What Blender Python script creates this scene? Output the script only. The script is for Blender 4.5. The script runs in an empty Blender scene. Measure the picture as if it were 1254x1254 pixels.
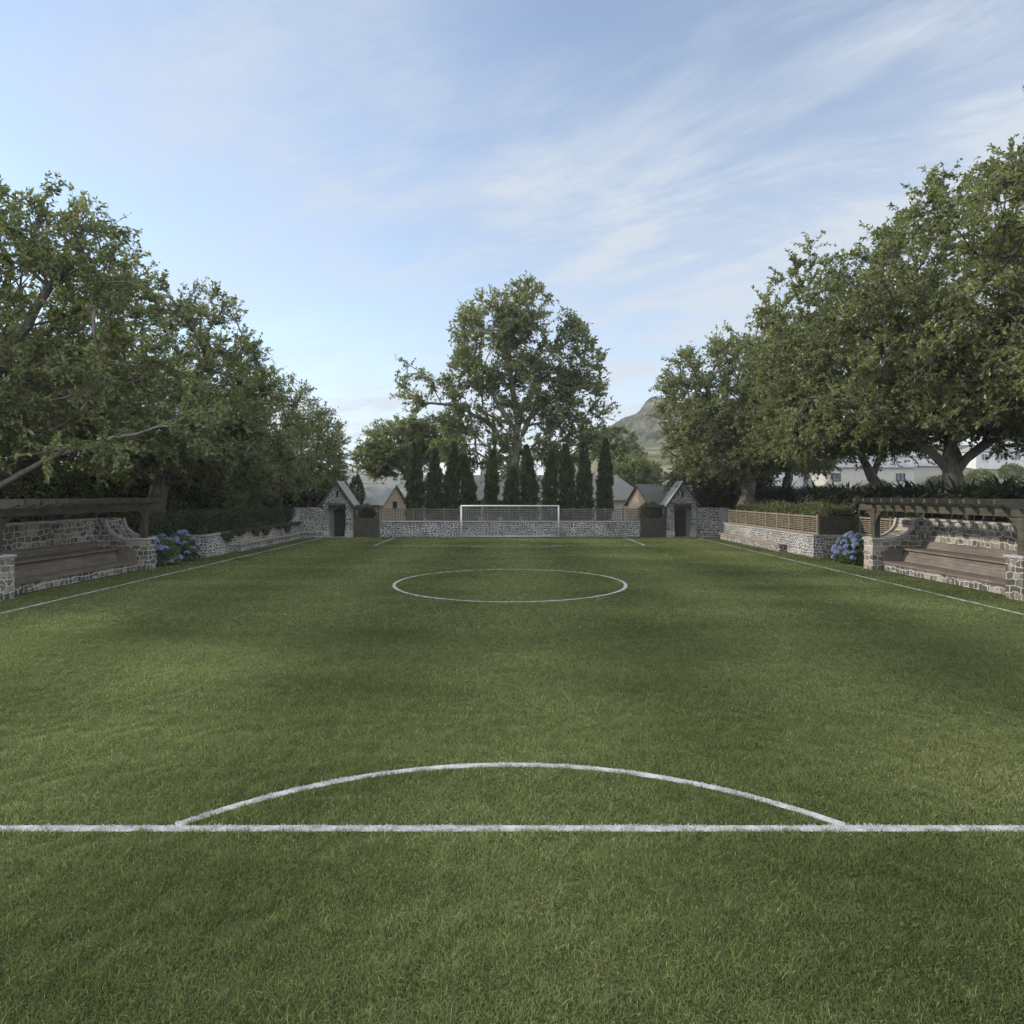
import bpy, bmesh, math, random
import numpy as np

scene = bpy.context.scene
COL = scene.collection
R = math.radians
rng = np.random.default_rng(7)

# ------------------------------------------------------------------ camera frame helpers
F, CX, HY, CH = 782.0, 624.5, 605.0, 2.85      # focal length in px (of 1254), vanishing point, eye height


def P(x, y, d):
    """world point seen at photo pixel (x, y) at depth d"""
    return np.array([(x - CX) * d / F, d, CH - (y - HY) * d / F])


# ------------------------------------------------------------------ materials
def mat(name):
    m = bpy.data.materials.new(name)
    m.use_nodes = True
    nt = m.node_tree
    nt.nodes.clear()
    out = nt.nodes.new('ShaderNodeOutputMaterial')
    return m, nt, out


def N(nt, t, **kw):
    n = nt.nodes.new(t)
    for k, v in kw.items():
        if k.startswith('i_'):
            key = k[2:].replace('_', ' ')
            n.inputs[key].default_value = v
        else:
            setattr(n, k, v)
    return n


def L(nt, a, b):
    nt.links.new(a, b)


def ramp(nt, fac, stops, interp='LINEAR'):
    n = nt.nodes.new('ShaderNodeValToRGB')
    n.color_ramp.interpolation = interp
    e = n.color_ramp.elements
    while len(e) < len(stops):
        e.new(0.5)
    for el, (p, c) in zip(e, stops):
        el.position = p
        el.color = (c[0], c[1], c[2], 1) if len(c) == 3 else c
    L(nt, fac, n.inputs[0])
    return n.outputs[0]


def mix(nt, fac, a, b, mode='MIX'):
    n = nt.nodes.new('ShaderNodeMix')
    n.data_type = 'RGBA'
    n.blend_type = mode
    for sock, v in ((n.inputs[0], fac), (n.inputs[6], a), (n.inputs[7], b)):
        if hasattr(v, 'links') or isinstance(v, bpy.types.NodeSocket):
            L(nt, v, sock)
        elif isinstance(v, (int, float)):
            sock.default_value = v
        else:
            sock.default_value = (v[0], v[1], v[2], 1)
    return n.outputs[2]


def math_n(nt, op, a, b=0.0, clamp=False):
    n = nt.nodes.new('ShaderNodeMath')
    n.operation = op
    n.use_clamp = clamp
    for i, v in enumerate((a, b)):
        if isinstance(v, bpy.types.NodeSocket):
            L(nt, v, n.inputs[i])
        else:
            n.inputs[i].default_value = v
    return n.outputs[0]


def obj_coord(nt, scale=(1, 1, 1), rot=(0, 0, 0)):
    tc = N(nt, 'ShaderNodeTexCoord')
    mp = N(nt, 'ShaderNodeMapping')
    mp.inputs['Scale'].default_value = scale
    mp.inputs['Rotation'].default_value = rot
    L(nt, tc.outputs['Object'], mp.inputs['Vector'])
    return mp.outputs[0]


def noise(nt, vec, scale, detail=4, rough=0.55):
    n = N(nt, 'ShaderNodeTexNoise')
    n.inputs['Scale'].default_value = scale
    n.inputs['Detail'].default_value = detail
    n.inputs['Roughness'].default_value = rough
    L(nt, vec, n.inputs['Vector'])
    return n


def principled(nt, out, color, rough=0.8, spec=0.3, bump=None, bump_d=0.02, bump_s=0.6):
    b = N(nt, 'ShaderNodeBsdfPrincipled')
    if isinstance(color, bpy.types.NodeSocket):
        L(nt, color, b.inputs['Base Color'])
    else:
        b.inputs['Base Color'].default_value = (*color, 1)
    b.inputs['Roughness'].default_value = rough
    b.inputs['Specular IOR Level'].default_value = spec
    if bump is not None:
        bn = N(nt, 'ShaderNodeBump')
        bn.inputs['Strength'].default_value = bump_s
        bn.inputs['Distance'].default_value = bump_d
        L(nt, bump, bn.inputs['Height'])
        L(nt, bn.outputs[0], b.inputs['Normal'])
    L(nt, b.outputs[0], out.inputs['Surface'])
    return b


def stone_mat(name, w, h, mw, stones, mortar, warp=0.05, rubble=0.5, grime=0.5):
    """rubble masonry on the wall plane (along, up): rough courses that break into irregular cells, pale mortar"""
    m, nt, out = mat(name)
    v = obj_coord(nt)
    sx = N(nt, 'ShaderNodeSeparateXYZ')
    L(nt, v, sx.inputs[0])
    u0 = math_n(nt, 'ADD', sx.outputs[0], sx.outputs[1])
    uv = N(nt, 'ShaderNodeCombineXYZ')
    L(nt, u0, uv.inputs[0])
    L(nt, sx.outputs[2], uv.inputs[1])
    nz = noise(nt, uv.outputs[0], 2.6, 3, 0.6)
    cz = N(nt, 'ShaderNodeVectorMath', operation='SUBTRACT')
    L(nt, nz.outputs['Color'], cz.inputs[0])
    cz.inputs[1].default_value = (0.5, 0.5, 0.5)
    va = N(nt, 'ShaderNodeVectorMath', operation='SCALE')
    L(nt, cz.outputs[0], va.inputs[0])
    va.inputs['Scale'].default_value = warp * 4
    vb = N(nt, 'ShaderNodeVectorMath', operation='ADD')
    L(nt, uv.outputs[0], vb.inputs[0])
    L(nt, va.outputs[0], vb.inputs[1])
    # courses
    bk = N(nt, 'ShaderNodeTexBrick', offset=0.43, offset_frequency=2, squash=0.62, squash_frequency=3)
    bk.inputs['Color1'].default_value = (0, 0, 0, 1)
    bk.inputs['Color2'].default_value = (1, 1, 1, 1)
    bk.inputs['Mortar'].default_value = (0.5, 0.5, 0.5, 1)
    bk.inputs['Scale'].default_value = 1.0
    bk.inputs['Mortar Size'].default_value = mw
    bk.inputs['Mortar Smooth'].default_value = 0.35
    bk.inputs['Brick Width'].default_value = w
    bk.inputs['Row Height'].default_value = h
    L(nt, vb.outputs[0], bk.inputs['Vector'])
    # rubble cells
    mp = N(nt, 'ShaderNodeMapping')
    mp.inputs['Scale'].default_value = (1 / (w * 0.85), 1 / (h * 1.05), 1)
    L(nt, vb.outputs[0], mp.inputs['Vector'])
    vor = N(nt, 'ShaderNodeTexVoronoi', feature='F1', voronoi_dimensions='2D')
    edg = N(nt, 'ShaderNodeTexVoronoi', feature='DISTANCE_TO_EDGE', voronoi_dimensions='2D')
    for q in (vor, edg):
        L(nt, mp.outputs[0], q.inputs['Vector'])
        q.inputs['Scale'].default_value = 1.0
        q.inputs['Randomness'].default_value = 0.9
    sep = N(nt, 'ShaderNodeSeparateColor')
    L(nt, vor.outputs['Color'], sep.inputs[0])
    fine = noise(nt, v, 42.0 * 0.3 / w * 0.5, 6, 0.65)
    med = noise(nt, v, 14.0, 4, 0.6)
    jit = math_n(nt, 'MULTIPLY', math_n(nt, 'SUBTRACT', med.outputs['Fac'], 0.5), 0.09)
    mr = N(nt, 'ShaderNodeMapRange', interpolation_type='SMOOTHSTEP')
    kk = mw / h * 0.95
    mr.inputs['From Min'].default_value = kk * 0.6
    mr.inputs['From Max'].default_value = kk * 1.35
    L(nt, math_n(nt, 'ADD', edg.outputs['Distance'], jit), mr.inputs['Value'])
    # which of the two rules where
    zone = noise(nt, uv.outputs[0], 0.9, 2, 0.5)
    zr = N(nt, 'ShaderNodeMapRange', clamp=True)
    zr.inputs['From Min'].default_value = 0.62 - 0.3 * rubble
    zr.inputs['From Max'].default_value = 0.64 - 0.3 * rubble
    L(nt, zone.outputs['Fac'], zr.inputs['Value'])
    body_b = math_n(nt, 'SUBTRACT', 1.0, bk.outputs['Fac'])
    body = mix(nt, zr.outputs[0], body_b, mr.outputs[0])
    pick = mix(nt, zr.outputs[0], bk.outputs['Color'], sep.outputs[0])
    k = len(stones)
    base = ramp(nt, pick, [(i / k, c) for i, c in enumerate(stones)], 'CONSTANT')
    f2 = ramp(nt, fine.outputs['Fac'], [(0.3, (0.6, 0.6, 0.6)), (0.72, (1.3, 1.28, 1.25))])
    base = mix(nt, 1.0, base, f2, 'MULTIPLY')
    mcol = mix(nt, math_n(nt, 'MULTIPLY', fine.outputs['Fac'], 0.65), mortar, tuple(c * 0.45 for c in mortar))
    col = mix(nt, body, mcol, base)
    big = noise(nt, v, 0.7, 5, 0.65)
    gr = ramp(nt, big.outputs['Fac'], [(0.35, (1 - grime, 1 - grime, 1 - grime * 1.05)), (0.58, (1, 1, 1))])
    col = mix(nt, 0.7, col, gr, 'MULTIPLY')
    hh = math_n(nt, 'ADD', body, math_n(nt, 'MULTIPLY', fine.outputs['Fac'], 0.5))
    principled(nt, out, col, 0.9, 0.2, hh, 0.03, 0.9)
    return m


def wood_mat(name, c1, c2, scale=(6, 0.6, 6), rough=0.75):
    m, nt, out = mat(name)
    v = obj_coord(nt, scale)
    n1 = noise(nt, v, 2.5, 6, 0.65)
    v2 = obj_coord(nt, (1, 1, 1))
    n2 = noise(nt, v2, 1.7, 3)
    c = ramp(nt, n1.outputs['Fac'], [(0.3, c1), (0.7, c2)])
    d = ramp(nt, n2.outputs['Fac'], [(0.3, (0.7, 0.7, 0.7)), (0.7, (1.15, 1.15, 1.15))])
    c = mix(nt, 0.8, c, d, 'MULTIPLY')
    principled(nt, out, c, rough, 0.25, n1.outputs['Fac'], 0.006, 0.5)
    return m


def plain_mat(name, color, rough=0.7, spec=0.3, var=0.2, nscale=3.0, bump=0.0, metal=0.0):
    m, nt, out = mat(name)
    v = obj_coord(nt)
    n = noise(nt, v, nscale, 6, 0.6)
    d = ramp(nt, n.outputs['Fac'], [(0.25, tuple(c * (1 - var) for c in color)), (0.75, tuple(min(1, c * (1 + var)) for c in color))])
    b = principled(nt, out, d, rough, spec, n.outputs['Fac'] if bump else None, bump or 0.01, 0.6)
    b.inputs['Metallic'].default_value = metal
    return m


def leaf_mat(name, dark, light, rough=0.5, spec=0.35, trans=0.3, back=None):
    """foliage: tint runs with the per-leaf attribute"""
    m, nt, out = mat(name)
    at = N(nt, 'ShaderNodeAttribute', attribute_name='tint')
    mid = tuple((a + b) / 2 for a, b in zip(dark, light))
    c = ramp(nt, at.outputs['Fac'], [(0.0, dark), (0.55, mid), (1.0, light)])
    b = N(nt, 'ShaderNodeBsdfPrincipled')
    L(nt, c, b.inputs['Base Color'])
    b.inputs['Roughness'].default_value = rough
    b.inputs['Specular IOR Level'].default_value = spec
    t = N(nt, 'ShaderNodeBsdfTranslucent')
    tc = mix(nt, 1.0, c, (1.5, 1.7, 0.8), 'MULTIPLY')
    L(nt, tc, t.inputs['Color'])
    ms = N(nt, 'ShaderNodeMixShader')
    ms.inputs[0].default_value = trans
    L(nt, b.outputs[0], ms.inputs[1])
    L(nt, t.outputs[0], ms.inputs[2])
    L(nt, ms.outputs[0], out.inputs['Surface'])
    return m


M = {}
GS = [(0.085, 0.083, 0.076), (0.16, 0.152, 0.135), (0.11, 0.1, 0.083), (0.21, 0.198, 0.175), (0.07, 0.07, 0.068), (0.145, 0.122, 0.098), (0.135, 0.133, 0.122), (0.25, 0.235, 0.2)]
M['stone_bench'] = stone_mat('rubble_stone_large', 0.33, 0.185, 0.016, [(c[0] * 1.12, c[1] * 1.06, c[2] * 0.98) for c in GS], (0.55, 0.53, 0.485), 0.065, 0.12)
M['stone_fine'] = stone_mat('rubble_stone_small', 0.24, 0.125, 0.016, GS, (0.63, 0.615, 0.58), 0.055, 0.4)
M['cap'] = plain_mat('coping_stone', (0.27, 0.262, 0.245), 0.9, 0.2, 0.35, 5.0, 0.012)
M['ledge'] = plain_mat('sandstone_ledge', (0.24, 0.185, 0.145), 0.9, 0.2, 0.3, 5.0, 0.01)
M['pergola'] = wood_mat('weathered_pergola_timber', (0.026, 0.024, 0.017), (0.078, 0.067, 0.045))
M['bench'] = wood_mat('bench_timber', (0.077, 0.062, 0.05), (0.16, 0.13, 0.106), (7, 0.5, 7))
M['fence'] = wood_mat('fence_timber', (0.13, 0.105, 0.072), (0.235, 0.19, 0.132), (4, 4, 4))
M['gate'] = wood_mat('dark_gate_timber', (0.035, 0.03, 0.024), (0.075, 0.065, 0.052), (9, 9, 0.7))
M['door'] = wood_mat('dark_door_timber', (0.022, 0.02, 0.014), (0.05, 0.045, 0.032), (9, 9, 0.7))
M['lintel'] = wood_mat('lintel_timber', (0.04, 0.036, 0.03), (0.085, 0.078, 0.066), (1, 6, 6))
M['dark'] = plain_mat('dark_recess', (0.02, 0.02, 0.02), 0.9, 0.1)
M['iron'] = plain_mat('black_iron', (0.02, 0.02, 0.02), 0.5, 0.5)
M['white'] = plain_mat('white_powder_coat', (0.5, 0.5, 0.5), 0.4, 0.5, 0.05)
M['net'] = plain_mat('goal_net_cord', (0.45, 0.45, 0.44), 0.8, 0.2, 0.05)
M['plaster'] = plain_mat('peach_plaster', (0.42, 0.325, 0.245), 0.9, 0.2, 0.1, 2.0)
M['plaster_grey'] = plain_mat('grey_plaster', (0.36, 0.33, 0.3), 0.9, 0.2, 0.1, 2.0)
M['wwall'] = plain_mat('white_render', (0.45, 0.445, 0.425), 0.9, 0.2, 0.08, 1.0)
M['beige'] = plain_mat('beige_render', (0.3, 0.28, 0.235), 0.9, 0.2, 0.08, 1.0)
M['bark'] = None
M['soil'] = plain_mat('dark_soil', (0.05, 0.042, 0.03), 0.95, 0.1, 0.4, 6, 0.02)
M['rubber'] = plain_mat('tyre_rubber', (0.02, 0.02, 0.02), 0.8, 0.2)
M['car_white'] = plain_mat('white_car_paint', (0.75, 0.76, 0.77), 0.25, 0.5, 0.02)
m, nt, out = mat('window_glass')
b = principled(nt, out, (0.03, 0.035, 0.04), 0.05, 0.6)
M['glass'] = m
m, nt, out = mat('tree_bark')
v = obj_coord(nt, (1, 1, 0.25))
n1 = noise(nt, v, 7, 6, 0.7)
n2 = noise(nt, obj_coord(nt), 0.9, 3)
c = ramp(nt, n1.outputs['Fac'], [(0.3, (0.07, 0.06, 0.05)), (0.7, (0.2, 0.178, 0.15))])
c = mix(nt, 0.7, c, ramp(nt, n2.outputs['Fac'], [(0.35, (0.6, 0.6, 0.6)), (0.65, (1.2, 1.2, 1.15))]), 'MULTIPLY')
principled(nt, out, c, 0.9, 0.15, n1.outputs['Fac'], 0.03, 0.8)
M['bark'] = m


def shingle_mat(name, c1, c2):
    m, nt, out = mat(name)
    v = obj_coord(nt)
    n1 = noise(nt, v, 11, 4, 0.7)
    n2 = noise(nt, v, 1.1, 4)
    sep = N(nt, 'ShaderNodeSeparateXYZ')
    L(nt, v, sep.inputs[0])
    row = math_n(nt, 'FRACT', math_n(nt, 'MULTIPLY', sep.outputs[2], 7.0))
    rr = ramp(nt, row, [(0.0, (0.6, 0.6, 0.6)), (0.2, (1, 1, 1)), (1.0, (1.08, 1.08, 1.08))])
    c = ramp(nt, n1.outputs['Fac'], [(0.3, c1), (0.7, c2)])
    c = mix(nt, 0.8, c, rr, 'MULTIPLY')
    c = mix(nt, 0.6, c, ramp(nt, n2.outputs['Fac'], [(0.3, (0.7, 0.7, 0.7)), (0.7, (1.15, 1.15, 1.15))]), 'MULTIPLY')
    principled(nt, out, c, 0.85, 0.25, row, 0.02, 0.5)
    return m


M['fence_grey'] = wood_mat('grey_fence_timber', (0.085, 0.075, 0.06), (0.16, 0.145, 0.118), (4, 4, 4))
M['jamb'] = plain_mat('dark_jamb_stone', (0.13, 0.126, 0.115), 0.9, 0.2, 0.35, 5.0, 0.012)
M['roof'] = shingle_mat('grey_shingle', (0.16, 0.16, 0.15), (0.3, 0.3, 0.28))
M['roof_dark'] = shingle_mat('dark_shingle', (0.085, 0.08, 0.072), (0.155, 0.146, 0.13))
M['roof_pale'] = shingle_mat('pale_shingle', (0.15, 0.152, 0.155), (0.25, 0.252, 0.255))

M['leaf'] = leaf_mat('tree_leaves', (0.06, 0.071, 0.027), (0.225, 0.235, 0.105), 0.45, 0.35, 0.36)
M['leaf_b'] = leaf_mat('tree_leaves_deep', (0.05, 0.061, 0.024), (0.185, 0.195, 0.085), 0.45, 0.35, 0.34)
M['leaf_y'] = leaf_mat('shrub_leaves_sun_tinted', (0.085, 0.105, 0.028), (0.27, 0.29, 0.09), 0.5, 0.3, 0.4)  # yellow green, brightened so the colour stands in for sun coming through
M['leaf_h'] = leaf_mat('hedge_leaves', (0.024, 0.029, 0.012), (0.088, 0.098, 0.04), 0.5, 0.3, 0.2)
M['leaf_c'] = leaf_mat('cypress_leaves', (0.024, 0.036, 0.015), (0.09, 0.112, 0.045), 0.6, 0.25, 0.15)
M['leaf_s'] = leaf_mat('strap_leaves', (0.013, 0.02, 0.009), (0.06, 0.074, 0.034), 0.45, 0.35, 0.15)
M['leaf_hy'] = leaf_mat('hydrangea_leaves', (0.04, 0.06, 0.02), (0.14, 0.17, 0.065), 0.5, 0.35, 0.25)
M['petal'] = leaf_mat('blue_petals', (0.13, 0.16, 0.34), (0.36, 0.39, 0.62), 0.7, 0.2, 0.25)

# lawn colours
def lawn_color(nt, pos, dark, light):
    """slow patches and faint mowing bands, laid on the ground in world metres"""
    n1 = noise(nt, pos, 0.35, 5, 0.6)
    n2 = noise(nt, pos, 2.3, 4, 0.6)
    mpv = N(nt, 'ShaderNodeMapping')
    mpv.inputs['Scale'].default_value = (0.12, 0.9, 1)
    L(nt, pos, mpv.inputs['Vector'])
    n3 = noise(nt, mpv.outputs[0], 1.0, 3, 0.5)
    sep = N(nt, 'ShaderNodeSeparateXYZ')
    L(nt, pos, sep.inputs[0])
    sx = math_n(nt, 'SINE', math_n(nt, 'MULTIPLY', math_n(nt, 'ADD', sep.outputs[0], 1.15), math.pi / 2.6))
    sy = math_n(nt, 'SINE', math_n(nt, 'MULTIPLY', sep.outputs[1], math.pi / 2.4))
    st = math_n(nt, 'ADD', math_n(nt, 'MULTIPLY', sx, 0.1), math_n(nt, 'MULTIPLY', sy, 0.035))
    f = math_n(nt, 'ADD', math_n(nt, 'MULTIPLY', n1.outputs['Fac'], 0.55), math_n(nt, 'MULTIPLY', n2.outputs['Fac'], 0.25))
    f = math_n(nt, 'ADD', f, math_n(nt, 'MULTIPLY', n3.outputs['Fac'], 0.35))
    f = math_n(nt, 'ADD', f, st)
    mr = N(nt, 'ShaderNodeMapRange')
    mr.inputs['From Min'].default_value = 0.36
    mr.inputs['From Max'].default_value = 0.8
    L(nt, f, mr.inputs['Value'])
    return mix(nt, mr.outputs[0], dark, light)


def grass_mat(name, dark, light, blade=True):
    m, nt, out = mat(name)
    geo = N(nt, 'ShaderNodeNewGeometry')
    c = lawn_color(nt, geo.outputs['Position'], dark, light)
    if not blade:
        f = noise(nt, geo.outputs['Position'], 60, 4, 0.7)
        c = mix(nt, 0.9, c, ramp(nt, f.outputs['Fac'], [(0.3, (0.35, 0.35, 0.35)), (0.7, (1.0, 1.0, 1.0))]), 'MULTIPLY')
        principled(nt, out, c, 0.9, 0.1, f.outputs['Fac'], 0.02, 0.8)
        return m
    at = N(nt, 'ShaderNodeAttribute', attribute_name='tint')
    k = ramp(nt, at.outputs['Fac'], [(0.0, (0.42, 0.45, 0.4)), (0.6, (1, 1, 1)), (0.9, (1.4, 1.35, 1.25)), (1.0, (2.4, 2.2, 2.2))])
    c = mix(nt, 1.0, c, k, 'MULTIPLY')
    b = N(nt, 'ShaderNodeBsdfPrincipled')
    L(nt, c, b.inputs['Base Color'])
    b.inputs['Roughness'].default_value = 0.55
    b.inputs['Specular IOR Level'].default_value = 0.18
    t = N(nt, 'ShaderNodeBsdfTranslucent')
    L(nt, mix(nt, 1.0, c, (1.25, 1.4, 0.7), 'MULTIPLY'), t.inputs['Color'])
    ms = N(nt, 'ShaderNodeMixShader')
    ms.inputs[0].default_value = 0.3
    L(nt, b.outputs[0], ms.inputs[1])
    L(nt, t.outputs[0], ms.inputs[2])
    L(nt, ms.outputs[0], out.inputs['Surface'])
    return m


M['blade'] = grass_mat('lawn_blades', (0.086, 0.106, 0.034), (0.184, 0.203, 0.082))
M['turf'] = grass_mat('lawn_base', (0.042, 0.05, 0.015), (0.078, 0.09, 0.03), False)
m, nt, out = mat('line_paint')
at = N(nt, 'ShaderNodeAttribute', attribute_name='tint')
c = ramp(nt, at.outputs['Fac'], [(0.0, (0.16, 0.17, 0.13)), (0.3, (0.33, 0.325, 0.32)), (1.0, (0.48, 0.475, 0.465))])
geo = N(nt, 'ShaderNodeNewGeometry')
pn = noise(nt, geo.outputs['Position'], 7.0, 5, 0.7)
c = mix(nt, 1.0, c, ramp(nt, pn.outputs['Fac'], [(0.3, (0.55, 0.6, 0.5)), (0.55, (1, 1, 1))]), 'MULTIPLY')
principled(nt, out, c, 0.8, 0.2)
M['paint'] = m


# ------------------------------------------------------------------ mesh helpers
class MB:
    def __init__(s):
        s.v, s.f = [], []

    def add(s, verts, faces):
        o = len(s.v)
        s.v.extend([tuple(map(float, p)) for p in verts])
        s.f.extend([tuple(i + o for i in fc) for fc in faces])

    def box(s, x0, x1, y0, y1, z0, z1):
        s.add([(x0, y0, z0), (x1, y0, z0), (x1, y1, z0), (x0, y1, z0), (x0, y0, z1), (x1, y0, z1), (x1, y1, z1), (x0, y1, z1)],
              [(0, 3, 2, 1), (4, 5, 6, 7), (0, 1, 5, 4), (1, 2, 6, 5), (2, 3, 7, 6), (3, 0, 4, 7)])

    def prism(s, prof, axis, lo, hi):
        """prof: 2D points; axis 'x': (y,z), 'y': (x,z), 'z': (x,y)"""
        n = len(prof)

        def q(p, t):
            return {'x': (t, p[0], p[1]), 'y': (p[0], t, p[1]), 'z': (p[0], p[1], t)}[axis]
        vs = [q(p, lo) for p in prof] + [q(p, hi) for p in prof]
        fs = [tuple(range(n))[::-1], tuple(range(n, 2 * n))]
        fs += [(i, (i + 1) % n, (i + 1) % n + n, i + n) for i in range(n)]
        s.add(vs, fs)

    def strip(s, top, bot, axis, lo, hi):
        """a band between two matching 2D curves, extruded (safe for concave shapes)"""
        for i in range(len(top) - 1):
            s.prism([bot[i], bot[i + 1], top[i + 1], top[i]], axis, lo, hi)

    def tube(s, pts, rad, sides=8, cap=True):
        pts = [np.array(p, float) for p in pts]
        n = len(pts)
        rad = [rad] * n if np.isscalar(rad) else rad
        rings = []
        for i in range(n):
            d = pts[min(i + 1, n - 1)] - pts[max(i - 1, 0)]
            d /= (np.linalg.norm(d) + 1e-9)
            a = np.cross(d, (0, 0, 1) if abs(d[2]) < 0.9 else (1, 0, 0))
            a /= np.linalg.norm(a)
            b = np.cross(d, a)
            rings.append([pts[i] + rad[i] * (math.cos(t) * a + math.sin(t) * b) for t in np.linspace(0, 2 * math.pi, sides, False)])
        vs = [p for r in rings for p in r]
        fs = []
        for i in range(n - 1):
            for j in range(sides):
                k = (j + 1) % sides
                fs.append((i * sides + j, i * sides + k, (i + 1) * sides + k, (i + 1) * sides + j))
        if cap:
            fs.append(tuple(range(sides))[::-1])
            fs.append(tuple(range((n - 1) * sides, n * sides)))
        s.add(vs, fs)

    def mirror(s):
        s.v = [(-x, y, z) for x, y, z in s.v]
        return s

    def build(s, name, material, parent=None, bevel=0.0, smooth=False):
        me = bpy.data.meshes.new(name)
        bm = bmesh.new()
        off = np.array(parent.matrix_world_loc) if parent is not None and hasattr(parent, 'matrix_world_loc') else np.zeros(3)
        base = BASE.get(parent.name, (0, 0, 0)) if parent is not None else (0, 0, 0)
        vs = [bm.verts.new((x - base[0], y - base[1], z - base[2])) for x, y, z in s.v]
        for f in s.f:
            try:
                bm.faces.new([vs[i] for i in f])
            except ValueError:
                pass
        bmesh.ops.recalc_face_normals(bm, faces=bm.faces)
        if bevel:
            es = [e for e in bm.edges if len(e.link_faces) == 2 and e.calc_face_angle(0) > 0.6]
            bmesh.ops.bevel(bm, geom=es, offset=bevel, segments=1, affect='EDGES', clamp_overlap=True)
        bm.to_mesh(me)
        bm.free()
        if smooth:
            for p in me.polygons:
                p.use_smooth = True
        me.materials.append(material)
        return link(name, me, parent)


BASE = {}


def link(name, me, parent=None):
    o = bpy.data.objects.new(name, me)
    COL.objects.link(o)
    if parent is not None:
        o.parent = parent
        BASE[o.name] = BASE.get(parent.name, (0, 0, 0))
    else:
        BASE[o.name] = (0, 0, 0)
    return o


def thing(name, label, cat, loc=(0, 0, 0), rz=0.0, group=None):
    o = bpy.data.objects.new(name, None)
    COL.objects.link(o)
    o.location = loc
    o.rotation_euler = (0, 0, rz)
    o.empty_display_size = 0.2
    o['label'] = label
    o['category'] = cat
    if group:
        o['group'] = group
    # meshes under an unrotated thing are authored in world metres; under a rotated one in local metres
    BASE[o.name] = tuple(loc) if rz == 0.0 else (0, 0, 0)
    return o


def np_mesh(name, verts, tris, material, parent=None, tint=None, smooth=False, quads=False):
    me = bpy.data.meshes.new(name)
    if parent is not None:
        verts = verts - np.array(BASE.get(parent.name, (0, 0, 0)))
    nv, nf = len(verts), len(tris)
    k = 4 if quads else 3
    me.vertices.add(nv)
    me.vertices.foreach_set('co', np.ascontiguousarray(verts, dtype=np.float32).ravel())
    me.loops.add(nf * k)
    me.polygons.add(nf)
    me.polygons.foreach_set('loop_start', np.arange(0, nf * k, k, dtype=np.int32))
    me.loops.foreach_set('vertex_index', np.ascontiguousarray(tris, dtype=np.int32).ravel())
    me.polygons.foreach_set('use_smooth', np.full(nf, smooth, dtype=bool))
    me.update(calc_edges=True)
    if tint is not None:
        a = me.attributes.new('tint', 'FLOAT', 'POINT')
        a.data.foreach_set('value', np.ascontiguousarray(tint, dtype=np.float32))
    me.materials.append(material)
    return link(name, me, parent)


def unit(a):
    return a / (np.linalg.norm(a, axis=-1, keepdims=True) + 1e-9)


def leaves(pos, axis, size, width=0.5, fold=0.12, r=rng, up=0.6):
    """one bent diamond (two triangles) per leaf"""
    n = len(pos)
    axis = unit(axis)
    nr = unit(r.normal(size=(n, 3)) + np.array([0, 0, up]))
    side = unit(np.cross(axis, nr))
    nrm = np.cross(side, axis)
    Ls = size * r.uniform(0.65, 1.25, (n, 1))
    W = Ls * width * r.uniform(0.8, 1.2, (n, 1)) / 2
    v = np.empty((n, 4, 3))
    v[:, 0] = pos
    v[:, 1] = pos + axis * Ls * 0.45 + side * W + nrm * Ls * fold
    v[:, 2] = pos + axis * Ls - nrm * Ls * fold * 0.6
    v[:, 3] = pos + axis * Ls * 0.45 - side * W + nrm * Ls * fold
    i = np.arange(n)[:, None] * 4
    t = np.concatenate([i + np.array([[0, 1, 2]]), i + np.array([[0, 2, 3]])], axis=1).reshape(-1, 3)
    return v.reshape(-1, 3), t


# ------------------------------------------------------------------ world, sun, camera
SUN_EL, SUN_PHI = 24.0, 18.0           # elevation; angle of the sun beyond the left side
to_sun = np.array([-math.cos(R(SUN_EL)) * math.cos(R(SUN_PHI)), math.cos(R(SUN_EL)) * math.sin(R(SUN_PHI)), math.sin(R(SUN_EL))])
w = bpy.data.worlds.new('World')
scene.world = w
w.use_nodes = True
nt = w.node_tree
nt.nodes.clear()
wo = nt.nodes.new('ShaderNodeOutputWorld')
sky = N(nt, 'ShaderNodeTexSky', sky_type='NISHITA', sun_disc=False, air_density=1.0, dust_density=0.12, ozone_density=1.5)
sky.sun_elevation = R(SUN_EL)
sky.sun_rotation = math.atan2(to_sun[0], to_sun[1])
bg = N(nt, 'ShaderNodeBackground')
bg.inputs['Strength'].default_value = 0.115
hs = N(nt, 'ShaderNodeHueSaturation')
hs.inputs['Saturation'].default_value = 0.92
L(nt, sky.outputs[0], hs.inputs['Color'])
L(nt, hs.outputs[0], bg.inputs['Color'])
# thin high cloud: noise on the plane of the cloud layer, streaked one way
tc = N(nt, 'ShaderNodeTexCoord')
sp = N(nt, 'ShaderNodeSeparateXYZ')
L(nt, tc.outputs['Generated'], sp.inputs[0])
zz = math_n(nt, 'ADD', math_n(nt, 'MAXIMUM', sp.outputs[2], 0.0), 0.16)
cu = math_n(nt, 'DIVIDE', sp.outputs[0], zz)
cv = math_n(nt, 'DIVIDE', sp.outputs[1], zz)
cb = N(nt, 'ShaderNodeCombineXYZ')
L(nt, cu, cb.inputs[0])
L(nt, cv, cb.inputs[1])


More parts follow.
